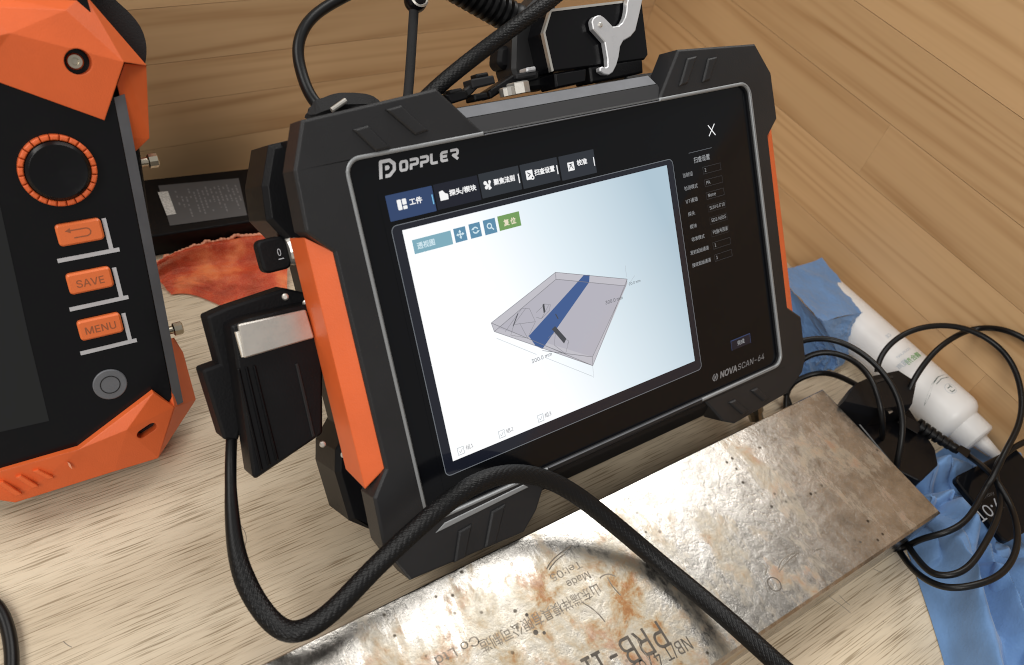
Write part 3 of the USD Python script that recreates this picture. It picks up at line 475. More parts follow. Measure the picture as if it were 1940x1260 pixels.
# upper guard: faceted, with the bolt sunk in a hole
v = [lp(-40, 12, 7), lp(125, 19, 8), lp(20, 63, 11), lp(-40, 76, 11), lp(235, 118, 9), lp(198, 228, 3), lp(-40, 142, 3), lp(160, -12, -6), lp(279, 125, -12), lp(-40, -12, 0), lp(60, 108, 9)]
f_ = [(9, 0, 1), (9, 1, 7), (0, 3, 2), (0, 2, 1), (2, 4, 1), (3, 6, 2), (2, 6, 10), (10, 6, 5), (2, 10, 5), (2, 5, 4), (1, 4, 7), (7, 4, 8)]
f_ = [t if np.cross(np.subtract(v[t[1]], v[t[0]]), np.subtract(v[t[2]], v[t[0]]))[2] > 0 else t[::-1] for t in f_]
G = trimesh.Trimesh(*solid(v, f_, -.03)); G.fix_normals()
hc = np.array(lp(148, 117, 9)); cyl = trimesh.creation.cylinder(.0056, .05, sections=32)
cyl.apply_translation([hc[0], hc[1], .0105 + .018]); cyl2 = trimesh.creation.cylinder(.0056, .03, sections=32); cyl2.apply_translation([hc[0], hc[1], .0105])
try: G2 = trimesh.boolean.difference([G, cyl2], engine='manifold')
except Exception: G2 = G
ug = part(O, 'corner_guard', G2, 'orange', True)
part(ug, 'bolt_well', lathe([(-.0045, .0), (-.0045, .0055), (-.004, .0055)], np.array([hc[0], hc[1], .0]), (0, 0, 1), 32), 'deep_black', True)
part(ug, 'bolt', lathe([(-.004, .0036), (.0025, .0036), (.0032, .0030), (.0032, .0017), (.0012, .0015)], np.array([hc[0] - .0006, hc[1], .0]), (0, 0, 1), 24), 'brass', True)
part(ug, 'side_wing', hull([lp(236, 120, -2), lp(277, 124, -12), lp(283, 262, -14), lp(257, 287, -11), lp(243, 262, -7), lp(222, 160, -2), lp(236, 120, -18), lp(277, 124, -26), lp(283, 262, -26), lp(257, 287, -22)]), 'orange', True)
# lower guard
v = [lp(-40, 902, 3), lp(0, 893, 3.5), lp(149, 852, 5), lp(291, 744, 5), lp(330, 771, 2), lp(300, 868, -3), lp(217, 893, -1), lp(29, 952, 0), lp(-40, 942, 0), lp(240, 815, 7)]
f_ = [(0, 1, 8), (1, 7, 8), (1, 2, 7), (2, 6, 7), (2, 9, 6), (2, 3, 9), (3, 4, 9), (4, 5, 9), (9, 5, 6)]
f_ = [t if np.cross(np.subtract(v[t[1]], v[t[0]]), np.subtract(v[t[2]], v[t[0]]))[2] > 0 else t[::-1] for t in f_]
G = trimesh.Trimesh(*solid(v, f_, -.03)); G.fix_normals()
slot = Polygon(LineString([luv(271, 825, .006), luv(289, 814, .006)]).buffer(.0027)); sm = trimesh.Trimesh(*prism(slot, -.004, .02)); sm.fix_normals()
try: G2 = trimesh.boolean.difference([G, sm], engine='manifold')
except Exception: G2 = G
lg = part(O, 'corner_guard', G2, 'orange', True)
part(lg, 'slot_floor', flat(slot.buffer(-.0001), -.0036), 'deep_black', True)
part(lg, 'side_wing', hull([lp(314, 643, -8), lp(330, 640, -14), lp(347, 668, -18), lp(371, 757, -18), lp(349, 790, -14), lp(331, 772, 1.4), lp(311, 680, -4), lp(371, 757, -30), lp(347, 668, -30), lp(330, 640, -26), lp(300, 867, -3.2), lp(300, 866, -28)]), 'orange', True)
for q in (((30, 905), (40, 901), (73, 921), (62, 925)), ((62, 893), (73, 890), (102, 905), (92, 908)), ((-6, 916), (6, 913), (42, 936), (30, 940))):
    P = [lp(x, y, 4.4) for x, y in q]; part(lg, 'ridge', hull([np.array(p) + [0, 0, d] for p in P for d in (-.002, .0004)]), 'orange', True)
for q, h in ((((128, 876), (133, 879), (137, 889), (131, 884)), 5.1),):
    P = [lp(x, y, h) for x, y in q]; part(lg, 'scuff', hull([np.array(p) + [0, 0, d] for p in P for d in (-.0012, .0000)]), 'hem', True)
# keys, dial, power button, white lines
for (a, b), s in (((133.4, 123.0), None), ((109.4, 99.2), 'SAVE'), ((85.5, 75.3), 'MENU')):
    u0 = .0497 if s is None else .0486 if s == 'SAVE' else .0478
    k = part(O, 'key', prism(rrect(u0, b * mm, u0 + .0198, a * mm, .0018), 0, .0032, .0009), 'orange_key', True, smooth=40)
    if s: q = text(s, .0036, bold=1, center=True); q = affinity.translate(q, u0 + .0098, (a + b) / 2 * mm - .0003)
    else:
        q = union_all([stroke([(-.0045, .0018), (.003, .0018)], .0006), stroke([(.003, .0018), (.0042, .0012), (.0047, 0), (.0042, -.0013), (.003, -.0019), (-.003, -.0019)], .0006), Polygon([(-.0062, .0018), (-.0038, .003), (-.0038, .0006)])])
        q = affinity.translate(q, u0 + .0098, (a + b) / 2 * mm)
    part(k, 'key_mark', prism(q, .0030, .00325), 'key_print', True)
for a, b, c, d in ((.0472, .1152, .0748, .1172), (.0703, .1172, .0722, .1325), (.0466, .0907, .0735, .0927), (.0694, .0927, .0713, .1078), (.0460, .0676, .0724, .0696), (.0684, .0696, .0703, .0840)):
    part(O, 'white_line', prism(sbox(a, b, c, d), 0, .0003), 'line_grey', True)
dc = np.array([.0572, .1582, 0.])
dial = part(O, 'dial', lathe([(0, .0136), (.006, .0134), (.0075, .012), (.0068, .009), (.0060, .0)], dc, (0, 0, 1), 48), 'black_gloss', True, smooth=40)
th = np.linspace(0, 2 * np.pi, 25)
for a in th[:-1]:
    arcp = [(np.cos(x), np.sin(x)) for x in np.linspace(a + .012, a + 2 * np.pi / 24 - .012, 4)]
    q = Polygon([(x * .0162, y * .0162) for x, y in arcp] + [(x * .0138, y * .0138) for x, y in arcp[::-1]])
    part(dial, 'grip_segment', place(prism(q, 0, .0058, .0005), dc, np.eye(3)), 'orange', True)
pw = part(O, 'power_button', lathe([(0, .0080), (.0009, .0080), (.0012, .0076), (.0012, .0)], np.array([.0552, .0490, 0]), (0, 0, 1), 40), 'aluminium', True)
part(pw, 'button_ring', place(prism(Point(0, 0).buffer(.0048, quad_segs=12).difference(Point(0, 0).buffer(.0043, quad_segs=12)), .0010, .00135), (.0552, .0490, 0), np.eye(3)), 'deep_black', True)
for x, y in ((282, 307), (331, 627)):
    a = np.array(lp(x - 18, y + 1, -16)); part(O, 'thumb_screw', cat(lathe([(0, .0022), (.0065, .0022)], a, (1, 0, 0), 16), lathe([(.004, .0030), (.0045, .0036), (.0085, .0036), (.009, .0030)], a, (1, 0, 0), 9)), 'brass', True)
HS = thing('strap', 'black woven hand strap behind the upper orange guard', 'strap', tab(215, 40, .12))
sp = spline([hit(x, y, PL - NL * .03, NL) for x, y in ((120, -60), (165, -8), (205, 30), (238, 66), (242, 110), (225, 150))], .002)
def ribbon(path, width, thick, nrm):
    t = np.gradient(path, axis=0); t /= np.linalg.norm(t, axis=1, keepdims=True); nn = np.broadcast_to(nrm, path.shape); s = np.cross(t, nn); s /= np.linalg.norm(s, axis=1, keepdims=True); k = np.cross(s, t)
    c = [path + s * width / 2 * a + k * thick / 2 * b for a, b in ((-1, -1), (1, -1), (1, 1), (-1, 1))]; V = np.stack(c, 1).reshape(-1, 3); n = len(path); f = []
    for i in range(n - 1):
        for j in range(4): a, b, c_, d = i * 4 + j, i * 4 + (j + 1) % 4, (i + 1) * 4 + (j + 1) % 4, (i + 1) * 4 + j; f += [(a, b, c_), (a, c_, d)]
    e = (n - 1) * 4; f += [(0, 2, 1), (0, 3, 2), (e, e + 1, e + 2), (e, e + 2, e + 3)]; return V, np.array(f)
part(HS, 'webbing', ribbon(sp, .016, .003, NL), 'fabric_black')

# ------------------------------------------------------------------ plug with silver lever on top, its corrugated boot, and the cords behind
T = thing('locking_plug', 'black locking plug with silver lever and ribbed boot on top of the black instrument', 'locking plug', dpt(.18, .03, -.03))
pl = [(1043, 18), (1030, 62), (1046, 136), (1229, 112), (1231, 103), (1218, -40), (1060, -40)]
part(T, 'shell', on_dev([(1043, 18), (1031, 62), (1047, 136), (1222, 113), (1229, 103), (1217, -1)], -.046, -.024, .0009, .0008), 'black_gloss')
part(T, 'shell_rim', place(prism(Polygon([duv(x, y, -.0235) for x, y in ((1043, 17), (1217, -3), (1217, 1), (1045, 22), (1033, 62), (1049, 134), (1045, 136), (1029, 62))]).buffer(0), -.026, -.0234), P0, DA), 'silver')
part(T, 'cable_exit', on_dev([(975, 40), (1050, -40), (1060, 60), (1052, 165), (985, 172), (972, 130)], -.060, -.040, .002, .002), 'deep_black')
part(T, 'base_block', on_dev([(1051, 138), (1113, 128), (1111, 156), (1054, 168)], -.040, -.0245, .001, .001), 'black_gloss')
part(T, 'base_block', on_dev([(1117, 126), (1218, 110), (1220, 138), (1121, 158)], -.040, -.0245, .001, .001), 'black_plastic')
lev = [(1325, 160), (1332, 138), (1350, 120), (1372, 112), (1392, 113), (1415, 127), (1448, 160), (1480, 195), (1520, 190), (1550, 165), (1570, 125), (1580, 80), (1584, 20), (1600, -40), (1705, -40), (1690, 30), (1670, 120), (1645, 225), (1610, 268), (1556, 300), (1534, 340), (1522, 420), (1505, 480), (1480, 530), (1450, 551), (1415, 546), (1384, 524), (1381, 500), (1402, 488), (1425, 496), (1441, 486), (1440, 430), (1420, 310), (1375, 258), (1335, 215)]
lev = Polygon([duv(780 + x / 3.876, y / 3.876, -.019) for x, y in lev]).buffer(0)
lv = part(T, 'lever', place(prism(rounded(lev, .0006), -.0225, -.019, .0005), P0, DA), 'silver_matte')
part(lv, 'pivot', lathe([(0, .0014), (.0009, .0014), (.0012, .0008)], dpt(*duv(1137, 47, -.019), -.0195), DA[2], 14), 'silver')
bx0, bx1 = hit(852, -34, dpt(0, 0, -.05), DA[2]), hit(1000, 52, dpt(0, 0, -.05), DA[2]); L = np.linalg.norm(bx1 - bx0); prof = []
for k in range(10):
    x = L * k / 13; prof += [(x, .0065), (x + .0004, .0088), (x + L / 13 * .55, .0090), (x + L / 13 * .62, .0066)]
prof += [(L * 10 / 13, .0085), (L * 10.6 / 13, .0095), (L, .0095)]
part(T, 'corrugated_boot', lathe(prof, bx0, bx1 - bx0, 28), 'cable_black', smooth=35)
part(T, 'thumb_pad', on_dev([(948, 88), (978, 82), (980, 132), (952, 130), (944, 118)], -.058, -.046, .002, .003), 'rubber')
C = thing('cord', 'braided black cord running diagonally from behind the instrument up across the ribbed boot', 'cord', dpt(.06, .02, -.02))
cp = spline([dv(790, 205, -.030), dv(835, 160, -.024), dv(900, 107, -.016), dv(965, 58, -.014), dv(1020, 18, -.016), dv(1090, -40, -.02)], .0005)
part(C, 'braided_sleeve', tube(cp, .0039, 96, .11, 12, .0085), 'braid', smooth=True)
W = thing('cord', 'smooth black cord bowing out above the upper left corner of the black instrument', 'cord', dpt(-.0, .03, -.06))
part(W, 'cord', tube(spline([dv(640, 215, -.060), dv(596, 192, -.062), dv(572, 140, -.068), dv(565, 92, -.072), dv(580, 48, -.075), dv(620, 12, -.078), dv(700, -30, -.08)], .0015), .0030, 16), 'cable_black', smooth=60)
W = thing('cord', 'straight thin black strap hanging upright from a toggle behind the black instrument', 'cord', dpt(.05, .03, -.06))
part(W, 'cord', tube(spline([dv(772, 190, -.055), dv(777, 130, -.058), dv(781, 70, -.060), dv(785, 8, -.062)], .002), np.linspace(.0024, .0028, 50)[:len(spline([dv(772, 190, -.055), dv(777, 130, -.058), dv(781, 70, -.060), dv(785, 8, -.062)], .002))] if False else .0026, 10), 'fabric_black', smooth=60)
c0 = dv(787, 2, -.062); tg = part(W, 'toggle', trimesh.creation.icosphere(3, .0062).apply_translation(c0), 'black_gloss', smooth=True)
part(tg, 'toggle_ring', lathe([(0, .0042), (.0008, .0050), (.0016, .0042), (.0008, .0036), (0, .0042)], c0 + DA[2] * .0045, DA[2] + DA[1] * .3, 24), 'silver')
N_ = thing('strap', 'bunched black fabric strap with silver buckle behind the black instrument', 'strap', dpt(.02, .02, -.04))
for k, (a, b, c_) in enumerate((((592, 226), (606, 204), (680, 192)), ((594, 218), (640, 192), (704, 196)), ((600, 222), (655, 198), (698, 204)))):
    part(N_, 'fold', ribbon(spline([dv(*a, -.05), dv((a[0] + b[0]) / 2 - 2, (a[1] + b[1]) / 2 - 3, -.045 - .004 * k), dv(*b, -.042 - .003 * k), dv((b[0] + c_[0]) / 2, (b[1] + c_[1]) / 2 - 3, -.045), dv(*c_, -.05), dv(c_[0] + 10, c_[1] + 20, -.05)], .0015), .007, .0035, DA[2] + DA[1] * .6), 'fabric_black')
part(N_, 'buckle', tube(np.array([dv(628, 209, -.034), dv(655, 190, -.034)]), .0013, 10), 'silver')
# clamp on the rail
Q = thing('rail_clamp', 'small black clamp with levers and silver nut on the top rail', 'clamp', dpt(.1, .02, -.02))
for px, w0, w1, m in ([(843, 178), (884, 170), (888, 187), (856, 197)], -.034, -.022, 'black_plastic'), ([(852, 170), (876, 166), (878, 174), (855, 178)], -.033, -.024, 'grey_paint'), ([(893, 150), (936, 142), (940, 158), (897, 168)], -.036, -.026, 'grey_paint'), ([(902, 140), (925, 136), (928, 146), (904, 150)], -.035, -.028, 'black_plastic'), ([(880, 170), (905, 150), (908, 165), (888, 185)], -.034, -.028, 'deep_black'), ([(898, 178), (924, 174), (926, 187), (900, 192)], -.034, -.024, 'black_plastic'), ([(925, 172), (975, 140), (1022, 132), (1022, 150), (960, 168), (930, 188)], -.040, -.030, 'black_plastic'), ([(978, 140), (1018, 133), (1018, 144), (980, 150)], -.034, -.027, 'grey_paint'), ([(998, 128), (1016, 125), (1017, 134), (999, 137)], -.034, -.026, 'silver_matte'):
    part(Q, 'lever' if m == 'black_plastic' else 'block' if m != 'silver_matte' else 'knob', on_dev(px, w0, w1, .0008, .0008), m)
part(Q, 'nut', place(trimesh.Trimesh(*prism(Point(0, 0).buffer(.0066, quad_segs=2).difference(Point(0, 0).buffer(.003)), 0, .006, .0006)), dpt(*duv(990, 176, -.026), -.030), np.array([[1, 0, 0], [0, -DA[2][1], -DA[2][2]], DA[1]]) if False else np.array([DA[0], -DA[2], DA[1]])), 'silver')
part(Q, 'nut', place(prism(Point(0, 0).buffer(.0042, quad_segs=3), 0, .0045, .0006), dpt(*duv(966, 181, -.024), -.026), np.array([DA[0], -DA[2], DA[1]])), 'silver')

# ------------------------------------------------------------------ steel block with engraving
ZB = .042
Kb = thing('steel_block', 'rust-stained steel block with engraved writing lying in front of the black instrument', 'steel block', (.235, .08, 0))
xs, ys = np.linspace(.03, .4425, 2), (.0312, .1330)
part(Kb, 'block', trimesh.Trimesh(*hull([(.03, .0296, 0), (.4432, .0296, 0), (.4432, .1338, 0), (.03, .1338, 0), (.03, .0300, ZB - .0014), (.4432, .0300, ZB - .0014), (.4432, .1338, ZB - .0008), (.03, .1338, ZB - .0008), (.031, .0316, ZB), (.4416, .0316, ZB), (.4416, .1330, ZB), (.031, .1330, ZB)]).__dict__['_data'].data.values()) if False else hull([(.03, .0296, 0), (.4432, .0296, 0), (.4432, .1338, 0), (.03, .1338, 0), (.03, .0300, ZB - .0014), (.4432, .0300, ZB - .0014), (.4432, .1338, ZB - .0008), (.03, .1338, ZB - .0008), (.031, .0316, ZB), (.4416, .0316, ZB), (.4416, .1330, ZB), (.031, .1330, ZB)]), 'steel')
def engrave(s, font, p0, p1, h, m, bold=1):
    """writing that reads from pixel p0 to p1, upside down as seen from here"""
    a, b = tab(*p0, ZB)[:2], tab(*p1, ZB)[:2]; L = np.linalg.norm(b - a); ang = math.atan2(b[1] - a[1], b[0] - a[0])
    g = text(s, h, font, bold); k = L / (g.bounds[2] - g.bounds[0]); g = affinity.translate(g, -g.bounds[0], 0); g = affinity.scale(g, k, 1, origin=(0, 0)); g = affinity.rotate(g, ang, origin=(0, 0), use_radians=True); g = affinity.translate(g, *a)
    part(Kb, 'engraving', prism(g, ZB - .0002, ZB + .00006), m)
engrave('PRB-II', 'inter', (1243, 1176), (1098, 1250), .0135, 'engraved', 0)
engrave('NB/T 47013', 'inter', (1300, 1205), (1180, 1268), .0068, 'engraved', 0)
engrave('山东瑞祥模具有限公司制造', 'cjk', (1130, 1106), (905, 1218), .0052, 'engraved_faint', 0)
engrave('Made', 'inter', (1113, 1082), (1071, 1102), .0040, 'engraved_faint', 0); engrave('Tel:05', 'inter', (1097, 1062), (1040, 1090), .0040, 'engraved_faint', 0); engrave('Co Ltd', 'inter', (902, 1203), (822, 1246), .0046, 'engraved_faint', 0)
r2 = np.random.default_rng(3)
for line in ([(1036, 1078), (1046, 1062), (1062, 1048), (1082, 1034)], [(1040, 1080), (1054, 1062), (1070, 1050)], [(1137, 1095), (1150, 1088), (1166, 1092)], [(1151, 1094), (1160, 1110), (1176, 1128)], [(1104, 1142), (1128, 1158), (1146, 1178)], [(1206, 1208), (1216, 1228), (1234, 1256)], [(1474, 1080), (1482, 1062), (1506, 1047)], [(1476, 1084), (1490, 1066), (1512, 1048)], [(1542, 1046), (1556, 1040), (1576, 1046)], [(1449, 1090), (1450, 1072), (1444, 1068)]):
    p = spline([tab(x, y, ZB) + [0, 0, -.00015] for x, y in line], .001); part(Kb, 'scratch', tube(p, .00032 + .00012 * r2.random(len(p)), 6), 'engraved_faint')
for x, y, r in ((1015, 1198, .0013), (1031, 1199, .0009), (998, 1165, .0009), (1467, 1107, .0021), (1545, 934, .0008), (1440, 848, .0008), (1630, 1027, .0008)):
    c = tab(x, y, ZB); q = Point(*c[:2]).buffer(r * (2 if r > .002 else 1)); q = q.difference(Point(*c[:2]).buffer(r * 1.7)) if r > .002 else q
    part(Kb, 'pit_mark', prism(q, ZB - .0001, ZB + .00004), 'engraved')

# ------------------------------------------------------------------ battery pack and red film at the back
Bp = thing('battery_pack', 'flat black battery pack with a printed label, lying between the two instruments', 'battery pack', (.11, .45, 0))
zb = .018; c1, c2, c3, c4 = [tab(*q, zb) for q in ((470, 420), (295, 447), (277, 340), (470, 319))]
poly = [c1[:2], c1[:2] + (c2 - c1)[:2] * 1.5, c4[:2] + (c3 - c4)[:2] * 1.5, c4[:2]]; poly[0] = c1[:2] - (c2 - c1)[:2] * .25; poly[3] = c4[:2] - (c3 - c4)[:2] * .25
part(Bp, 'pack', prism(rounded(poly, .002), 0, zb, .0008), 'black_plastic')
def onbox(px): return Polygon([tab(*q, zb)[:2] for q in px])
lb = part(Bp, 'label', flat(onbox([(300, 352), (452, 338), (468, 408), (322, 428)]), zb + .0002), 'label_print')
part(lb, 'barcode', flat(onbox([(299, 365), (318, 363), (334, 406), (316, 409)]), zb + .0004), 'label_white')
e1, e2 = tab(330, 360, zb + .0004), tab(349, 420, zb + .0004); dv_ = (e2 - e1) / np.linalg.norm(e2 - e1); sd = tab(450, 345, zb + .0004) - e1
for k in range(15):
    q0 = e1 + sd * (k / 15.); ln = r2.uniform(.45, .95) * np.linalg.norm(e2 - e1); n0 = r2.uniform(0, .2) * np.linalg.norm(e2 - e1); s_ = sd / np.linalg.norm(sd)
    x = n0
    while x < ln:
        w = r2.uniform(.0008, .003); a = q0 + dv_ * x; b = q0 + dv_ * min(x + w, ln); part(lb, 'print', flat(Polygon([a[:2], b[:2], (b + s_ * .0011)[:2], (a + s_ * .0011)[:2]]), zb + .0004), 'print_dim') if w > .0017 else None; x += w + .0008
nx, ny = 90, 60; s, t = np.meshgrid(np.linspace(0, 1, nx), np.linspace(0, 1, ny), indexing='ij')
TL_, TR_, BL_, BR_ = tab(285, 522)[:2], tab(545, 450)[:2], tab(325, 560)[:2], tab(545, 600)[:2]
XY = (1 - s)[..., None] * ((1 - t)[..., None] * TL_ + t[..., None] * BL_) + s[..., None] * ((1 - t)[..., None] * TR_ + t[..., None] * BR_)
XY = XY + np.stack([.0, 1.], -1) * (.011 * np.sin(np.pi * s ** .8) * (1 - t) + .004 * np.sin(9 * s) * t)[..., None]
nz = smooth_noise(np.stack([s * 5, t * 4, 0 * s], -1), 1., 4); nz2 = smooth_noise(np.stack([s * 26, t * 20, 0 * s], -1), 1., 8)
rip = smooth_noise(np.stack([s * 9, t * 30, 0 * s], -1), 1., 12)
Z = .001 + np.clip(.010 * np.exp(-((t - .14) / .12) ** 2) + .005 * np.exp(-((t - .66 + .12 * s) / .15) ** 2) * (.3 + s) + .006 * nz * np.sin(np.pi * t) + .0016 * nz2 + .0016 * rip, 0, 1) * np.clip(6 * (1 - t), 0, 1)
Nt = thing('plastic_net', 'crumpled red plastic net sleeve lying on the table behind the probe plug', 'plastic net', (.13, .41, 0))
part(Nt, 'net', grid(np.dstack([XY, Z])), 'film', smooth=True)
hm = np.dstack([XY, Z])[:, 3] + [0, 0, .0012]; hm = spline(hm[::3] + np.random.default_rng(5).normal(0, .0007, hm[::3].shape), .0005)
part(Nt, 'hem', tube(hm, .0009 + .0006 * np.abs(np.sin(np.arange(len(hm)) * .55)), 8), 'hem', smooth=True)

# ------------------------------------------------------------------ squeeze bottle along the side wall
Bt = thing('squeeze_bottle', 'white squeeze bottle with a pointed nozzle lying along the pine side wall', 'bottle', (.55, .14, 0))
ba, bb_ = np.array([.5425, .212, .0197]), np.array([.5492, .074, .0197]); bd = (bb_ - ba) / np.linalg.norm(bb_ - ba); Lb = np.linalg.norm(bb_ - ba)
part(Bt, 'bottle_body', lathe([(0, .010), (.001, .0172), (.003, .0191), (Lb - .006, .0193), (Lb - .003, .0187), (Lb, .0168), (Lb + .003, .0128)], ba, bd, 56), 'white_plastic', smooth=35)
part(Bt, 'cap', lathe([(Lb + .0022, .0128), (Lb + .003, .0133), (Lb + .016, .0128), (Lb + .0172, .0116), (Lb + .018, .0064)], ba, bd, 40), 'white_plastic', smooth=35)
part(Bt, 'nozzle', lathe([(Lb + .017, .0062), (Lb + .019, .0056), (Lb + .040, .0022), (Lb + .041, .0010)], ba, bd, 28), 'white_plastic', smooth=35)
bx = np.cross(bd, [0, 0, 1]); bx /= np.linalg.norm(bx)
def bottle_uv(px):
    """where the ray through a pixel meets the bottle: distance along the axis, angle round it"""
    r = ray(*px); r = r / np.linalg.norm(r); o = EYE - ba; a = r - bd * (r @ bd); b = o - bd * (o @ bd); A, B, Cc = a @ a, 2 * a @ b, b @ b - .0193 ** 2; d = B * B - 4 * A * Cc
    t_ = (-B - math.sqrt(max(d, 0))) / (2 * A); h = o + r * t_; return float(h @ bd), math.atan2(float(h @ bx), float(h[2]))
def wrap(shape, m, name='print'):
    shape = shape.segmentize(.0012); v, f = flat(shape, 0); a = v[:, 1] / .0193
    part(Bt, name, (ba + v[:, :1] * bd + .01943 * (np.sin(a)[:, None] * bx + np.cos(a)[:, None] * np.array([0, 0, 1.])), f[:, ::-1] if False else f), m)
def bp(*px): return [(q[0], q[1] * .0193) for q in (bottle_uv(p) for p in px)]
def on_bottle(s, font, p, h, m, rot, bold=1):
    x, y = bp(p)[0]; wrap(affinity.translate(affinity.rotate(text(s, h, font, bold, center=True), rot, origin=(0, 0)), x, y), m, 'lettering')
on_bottle('耦合剂', 'cjk', (1731, 677), .0036, 'print_green', 90, 1); on_bottle('COUPLANT', 'inter', (1712, 668), .0018, 'print_faint', 90); on_bottle('超声', 'cjk', (1710, 690), .0034, 'print_faint', 90)
on_bottle('LT', 'inter', (1801, 736), .0036, 'print_dark', 180, 2); on_bottle('CE', 'inter', (1683, 636), .0026, 'print_faint', 90)
x, y = bp((1801, 736))[0]; wrap(Point(x, y).buffer(.0042).difference(Point(x, y).buffer(.0039)), 'print_faint')
sw = bp((1746, 768), (1757, 748), (1765, 728), (1776, 714), (1792, 710)); wrap(Polygon([(sw[0][0] + .0014, sw[0][1] - .001), sw[1], sw[2], sw[3], sw[4], (sw[3][0] + .0006, sw[3][1] - .0002), (sw[2][0] + .0008, sw[2][1] - .0004), (sw[1][0] + .0016, sw[1][1] - .0008), (sw[0][0] + .001, sw[0][1] - .0034)]).buffer(0), 'print_dark')
wrap(stroke(bp((1774, 728), (1783, 718), (1797, 715)), .0005), 'print_dark')

# ------------------------------------------------------------------ blue cloths
def cloth(name, P, label, thick=.0008):
    v, f = grid(P); single(name, (v, f), 'cloth_blue', label, 'cloth', smooth=True)
n_, m_ = 200, 180; s, t = np.meshgrid(np.linspace(0, 1, n_), np.linspace(0, 1, m_), indexing='ij')
lx = CubicSpline([0, .25, .5, .75, 1], [[.452, .066], [.445, .035], [.424, .000], [.399, -.036], [.360, -.085]])(t); rx = np.stack([.560 + 0 * t, .068 - .155 * t], -1)
XY = (1 - s)[..., None] * lx + s[..., None] * rx
wv = smooth_noise(np.stack([s * 3, t * 2.5, 0 * s + 3], -1), 1., 21); u_ = s * 5.2 + .35 * t + .55 * wv
fold = np.abs(np.sin(np.pi * u_)) ** .6; fold2 = np.abs(np.sin(np.pi * (u_ * 2.1 + .9 * wv + .8 * t))) ** .7; big = smooth_noise(np.stack([s * 4, t * 4, 0 * s], -1), 1., 31); fine = smooth_noise(np.stack([s * 14, t * 9, 0 * s], -1), 1., 37)
edge = np.clip(np.minimum(s, .15) / .15, 0, 1) ** .6 * np.clip(t / .10, 0, 1) ** .7 * (.75 + .6 * t)
Z = .0015 + edge * (.002 + .036 * fold * (.35 + 1.1 * (big + .5)) + .006 * fold2 * (.4 + (big + .5)) + .012 * np.clip(big, -.2, 1) + .0015 * fine) * (1 - .85 * np.clip((s - .45) / .25, 0, 1) * np.clip((.30 - t) / .2, 0, 1))
pq = XY - tab(1900, 970, .029)[:2]; away = np.clip((np.hypot(pq[..., 0] / .036, pq[..., 1] / .036) - .75) / .45, 0, 1)
Z = .4 * np.minimum(Z, .0195 + .035 * t); Z = np.minimum(Z, .012 + .035 * away)
def ridge(px, h, w, ex=1.6):
    q = np.array([tab(x, y, .015)[:2] for x, y in px]); ln = np.array(LineString(np.column_stack([q, 0 * q[:, 0]])).segmentize(.002).coords)[:, :2]
    d = np.sqrt(((XY[:, :, None, :] - ln[None, None]) ** 2).sum(-1)).min(-1); return (h * 1.15 if px[-1][1] > 1150 else h) * np.exp(-(d / w) ** ex)
RG = [([(1712, 985), (1728, 1050), (1752, 1110), (1782, 1200), (1800, 1300)], .019, .0055, 2.), ([(1790, 985), (1800, 1060), (1822, 1130), (1850, 1210), (1868, 1300)], .025, .0080, 2.2), ([(1850, 1050), (1862, 1110), (1880, 1180), (1893, 1230)], .022, .0050, 1.8),
      ([(1918, 1105), (1942, 1150), (1990, 1230)], .026, .0090, 2.2), ([(1900, 1230), (1925, 1215), (1960, 1300)], .018, .0080, 1.8), ([(1740, 960), (1790, 955), (1835, 965), (1848, 1000)], .020, .0055, 1.8), ([(1735, 905), (1765, 890), (1800, 880), (1830, 905)], .021, .0075, 1.8),
      ([(1842, 890), (1850, 935), (1863, 1000), (1868, 1025)], .019, .0042, 2.), ([(1872, 1025), (1910, 1038), (1950, 1062)], .008, .0055, 1.8), ([(1905, 880), (1935, 930), (1975, 985)], .026, .0065, 2.), ([(1760, 1010), (1768, 1060)], .010, .004, 1.8)]
Z = Z + np.max([ridge(*r) for r in RG], axis=0) * np.clip(s / .03, 0, 1) + .0012 * fine
e1_ = (tab(1935, 945, .034) - tab(1860, 985, .028))[:2]; e1_ /= np.linalg.norm(e1_); pq = XY - tab(1893, 965, .029)[:2]; pu, pv = pq @ e1_, pq @ np.array([-e1_[1], e1_[0]])
out = np.maximum(np.maximum(-.011 - pu, pu - .047), np.maximum(-.018 - pv, pv - .031)); Z = np.minimum(Z, .0165 + .9 * np.clip(out, 0, 1))
XY = XY + np.stack([.006 * np.sin(2 * np.pi * u_), 0 * s], -1) * edge[..., None]
cloth('cloth', np.dstack([XY, Z]), 'crumpled blue cloth spread from the end of the steel block to the lower right corner')
m2 = 110; s, t = np.meshgrid(np.linspace(0, 1, m2), np.linspace(0, 1, m2), indexing='ij')
key = [(0, 0, tab(1478, 520, .040)), ]
def quad4(a, b, c, d): return (1 - s)[..., None] * ((1 - t)[..., None] * a + t[..., None] * d) + s[..., None] * ((1 - t)[..., None] * b + t[..., None] * c)
Pq = quad4(tab(1470, 515, .046), tab(1556, 490, .038), tab(1640, 590, .038), tab(1556, 610, .046))
nn = smooth_noise(np.stack([s * 3, t * 3, 0 * s], -1), 1., 5)[..., None]; Pq = Pq + np.array([0, 0, 1]) * nn * .006
Pf = quad4(tab(1470, 515, .046), tab(1556, 610, .046), tab(1598, 690, .004), tab(1500, 722, .001))
cr = smooth_noise(np.stack([s * 4, t * 5, 0 * s], -1), 1., 6); Pf = Pf + (np.array([-.6, -.5, .5]) * (np.clip(t, 0, 1) * (cr * .015 + .005 * (1 - np.abs(np.sin(np.pi * (s * 3.2 + 1.2 * t + 2 * cr))))))[..., None]) + np.array([0, 0, 1]) * (nn * .006) * (1 - t[..., None])
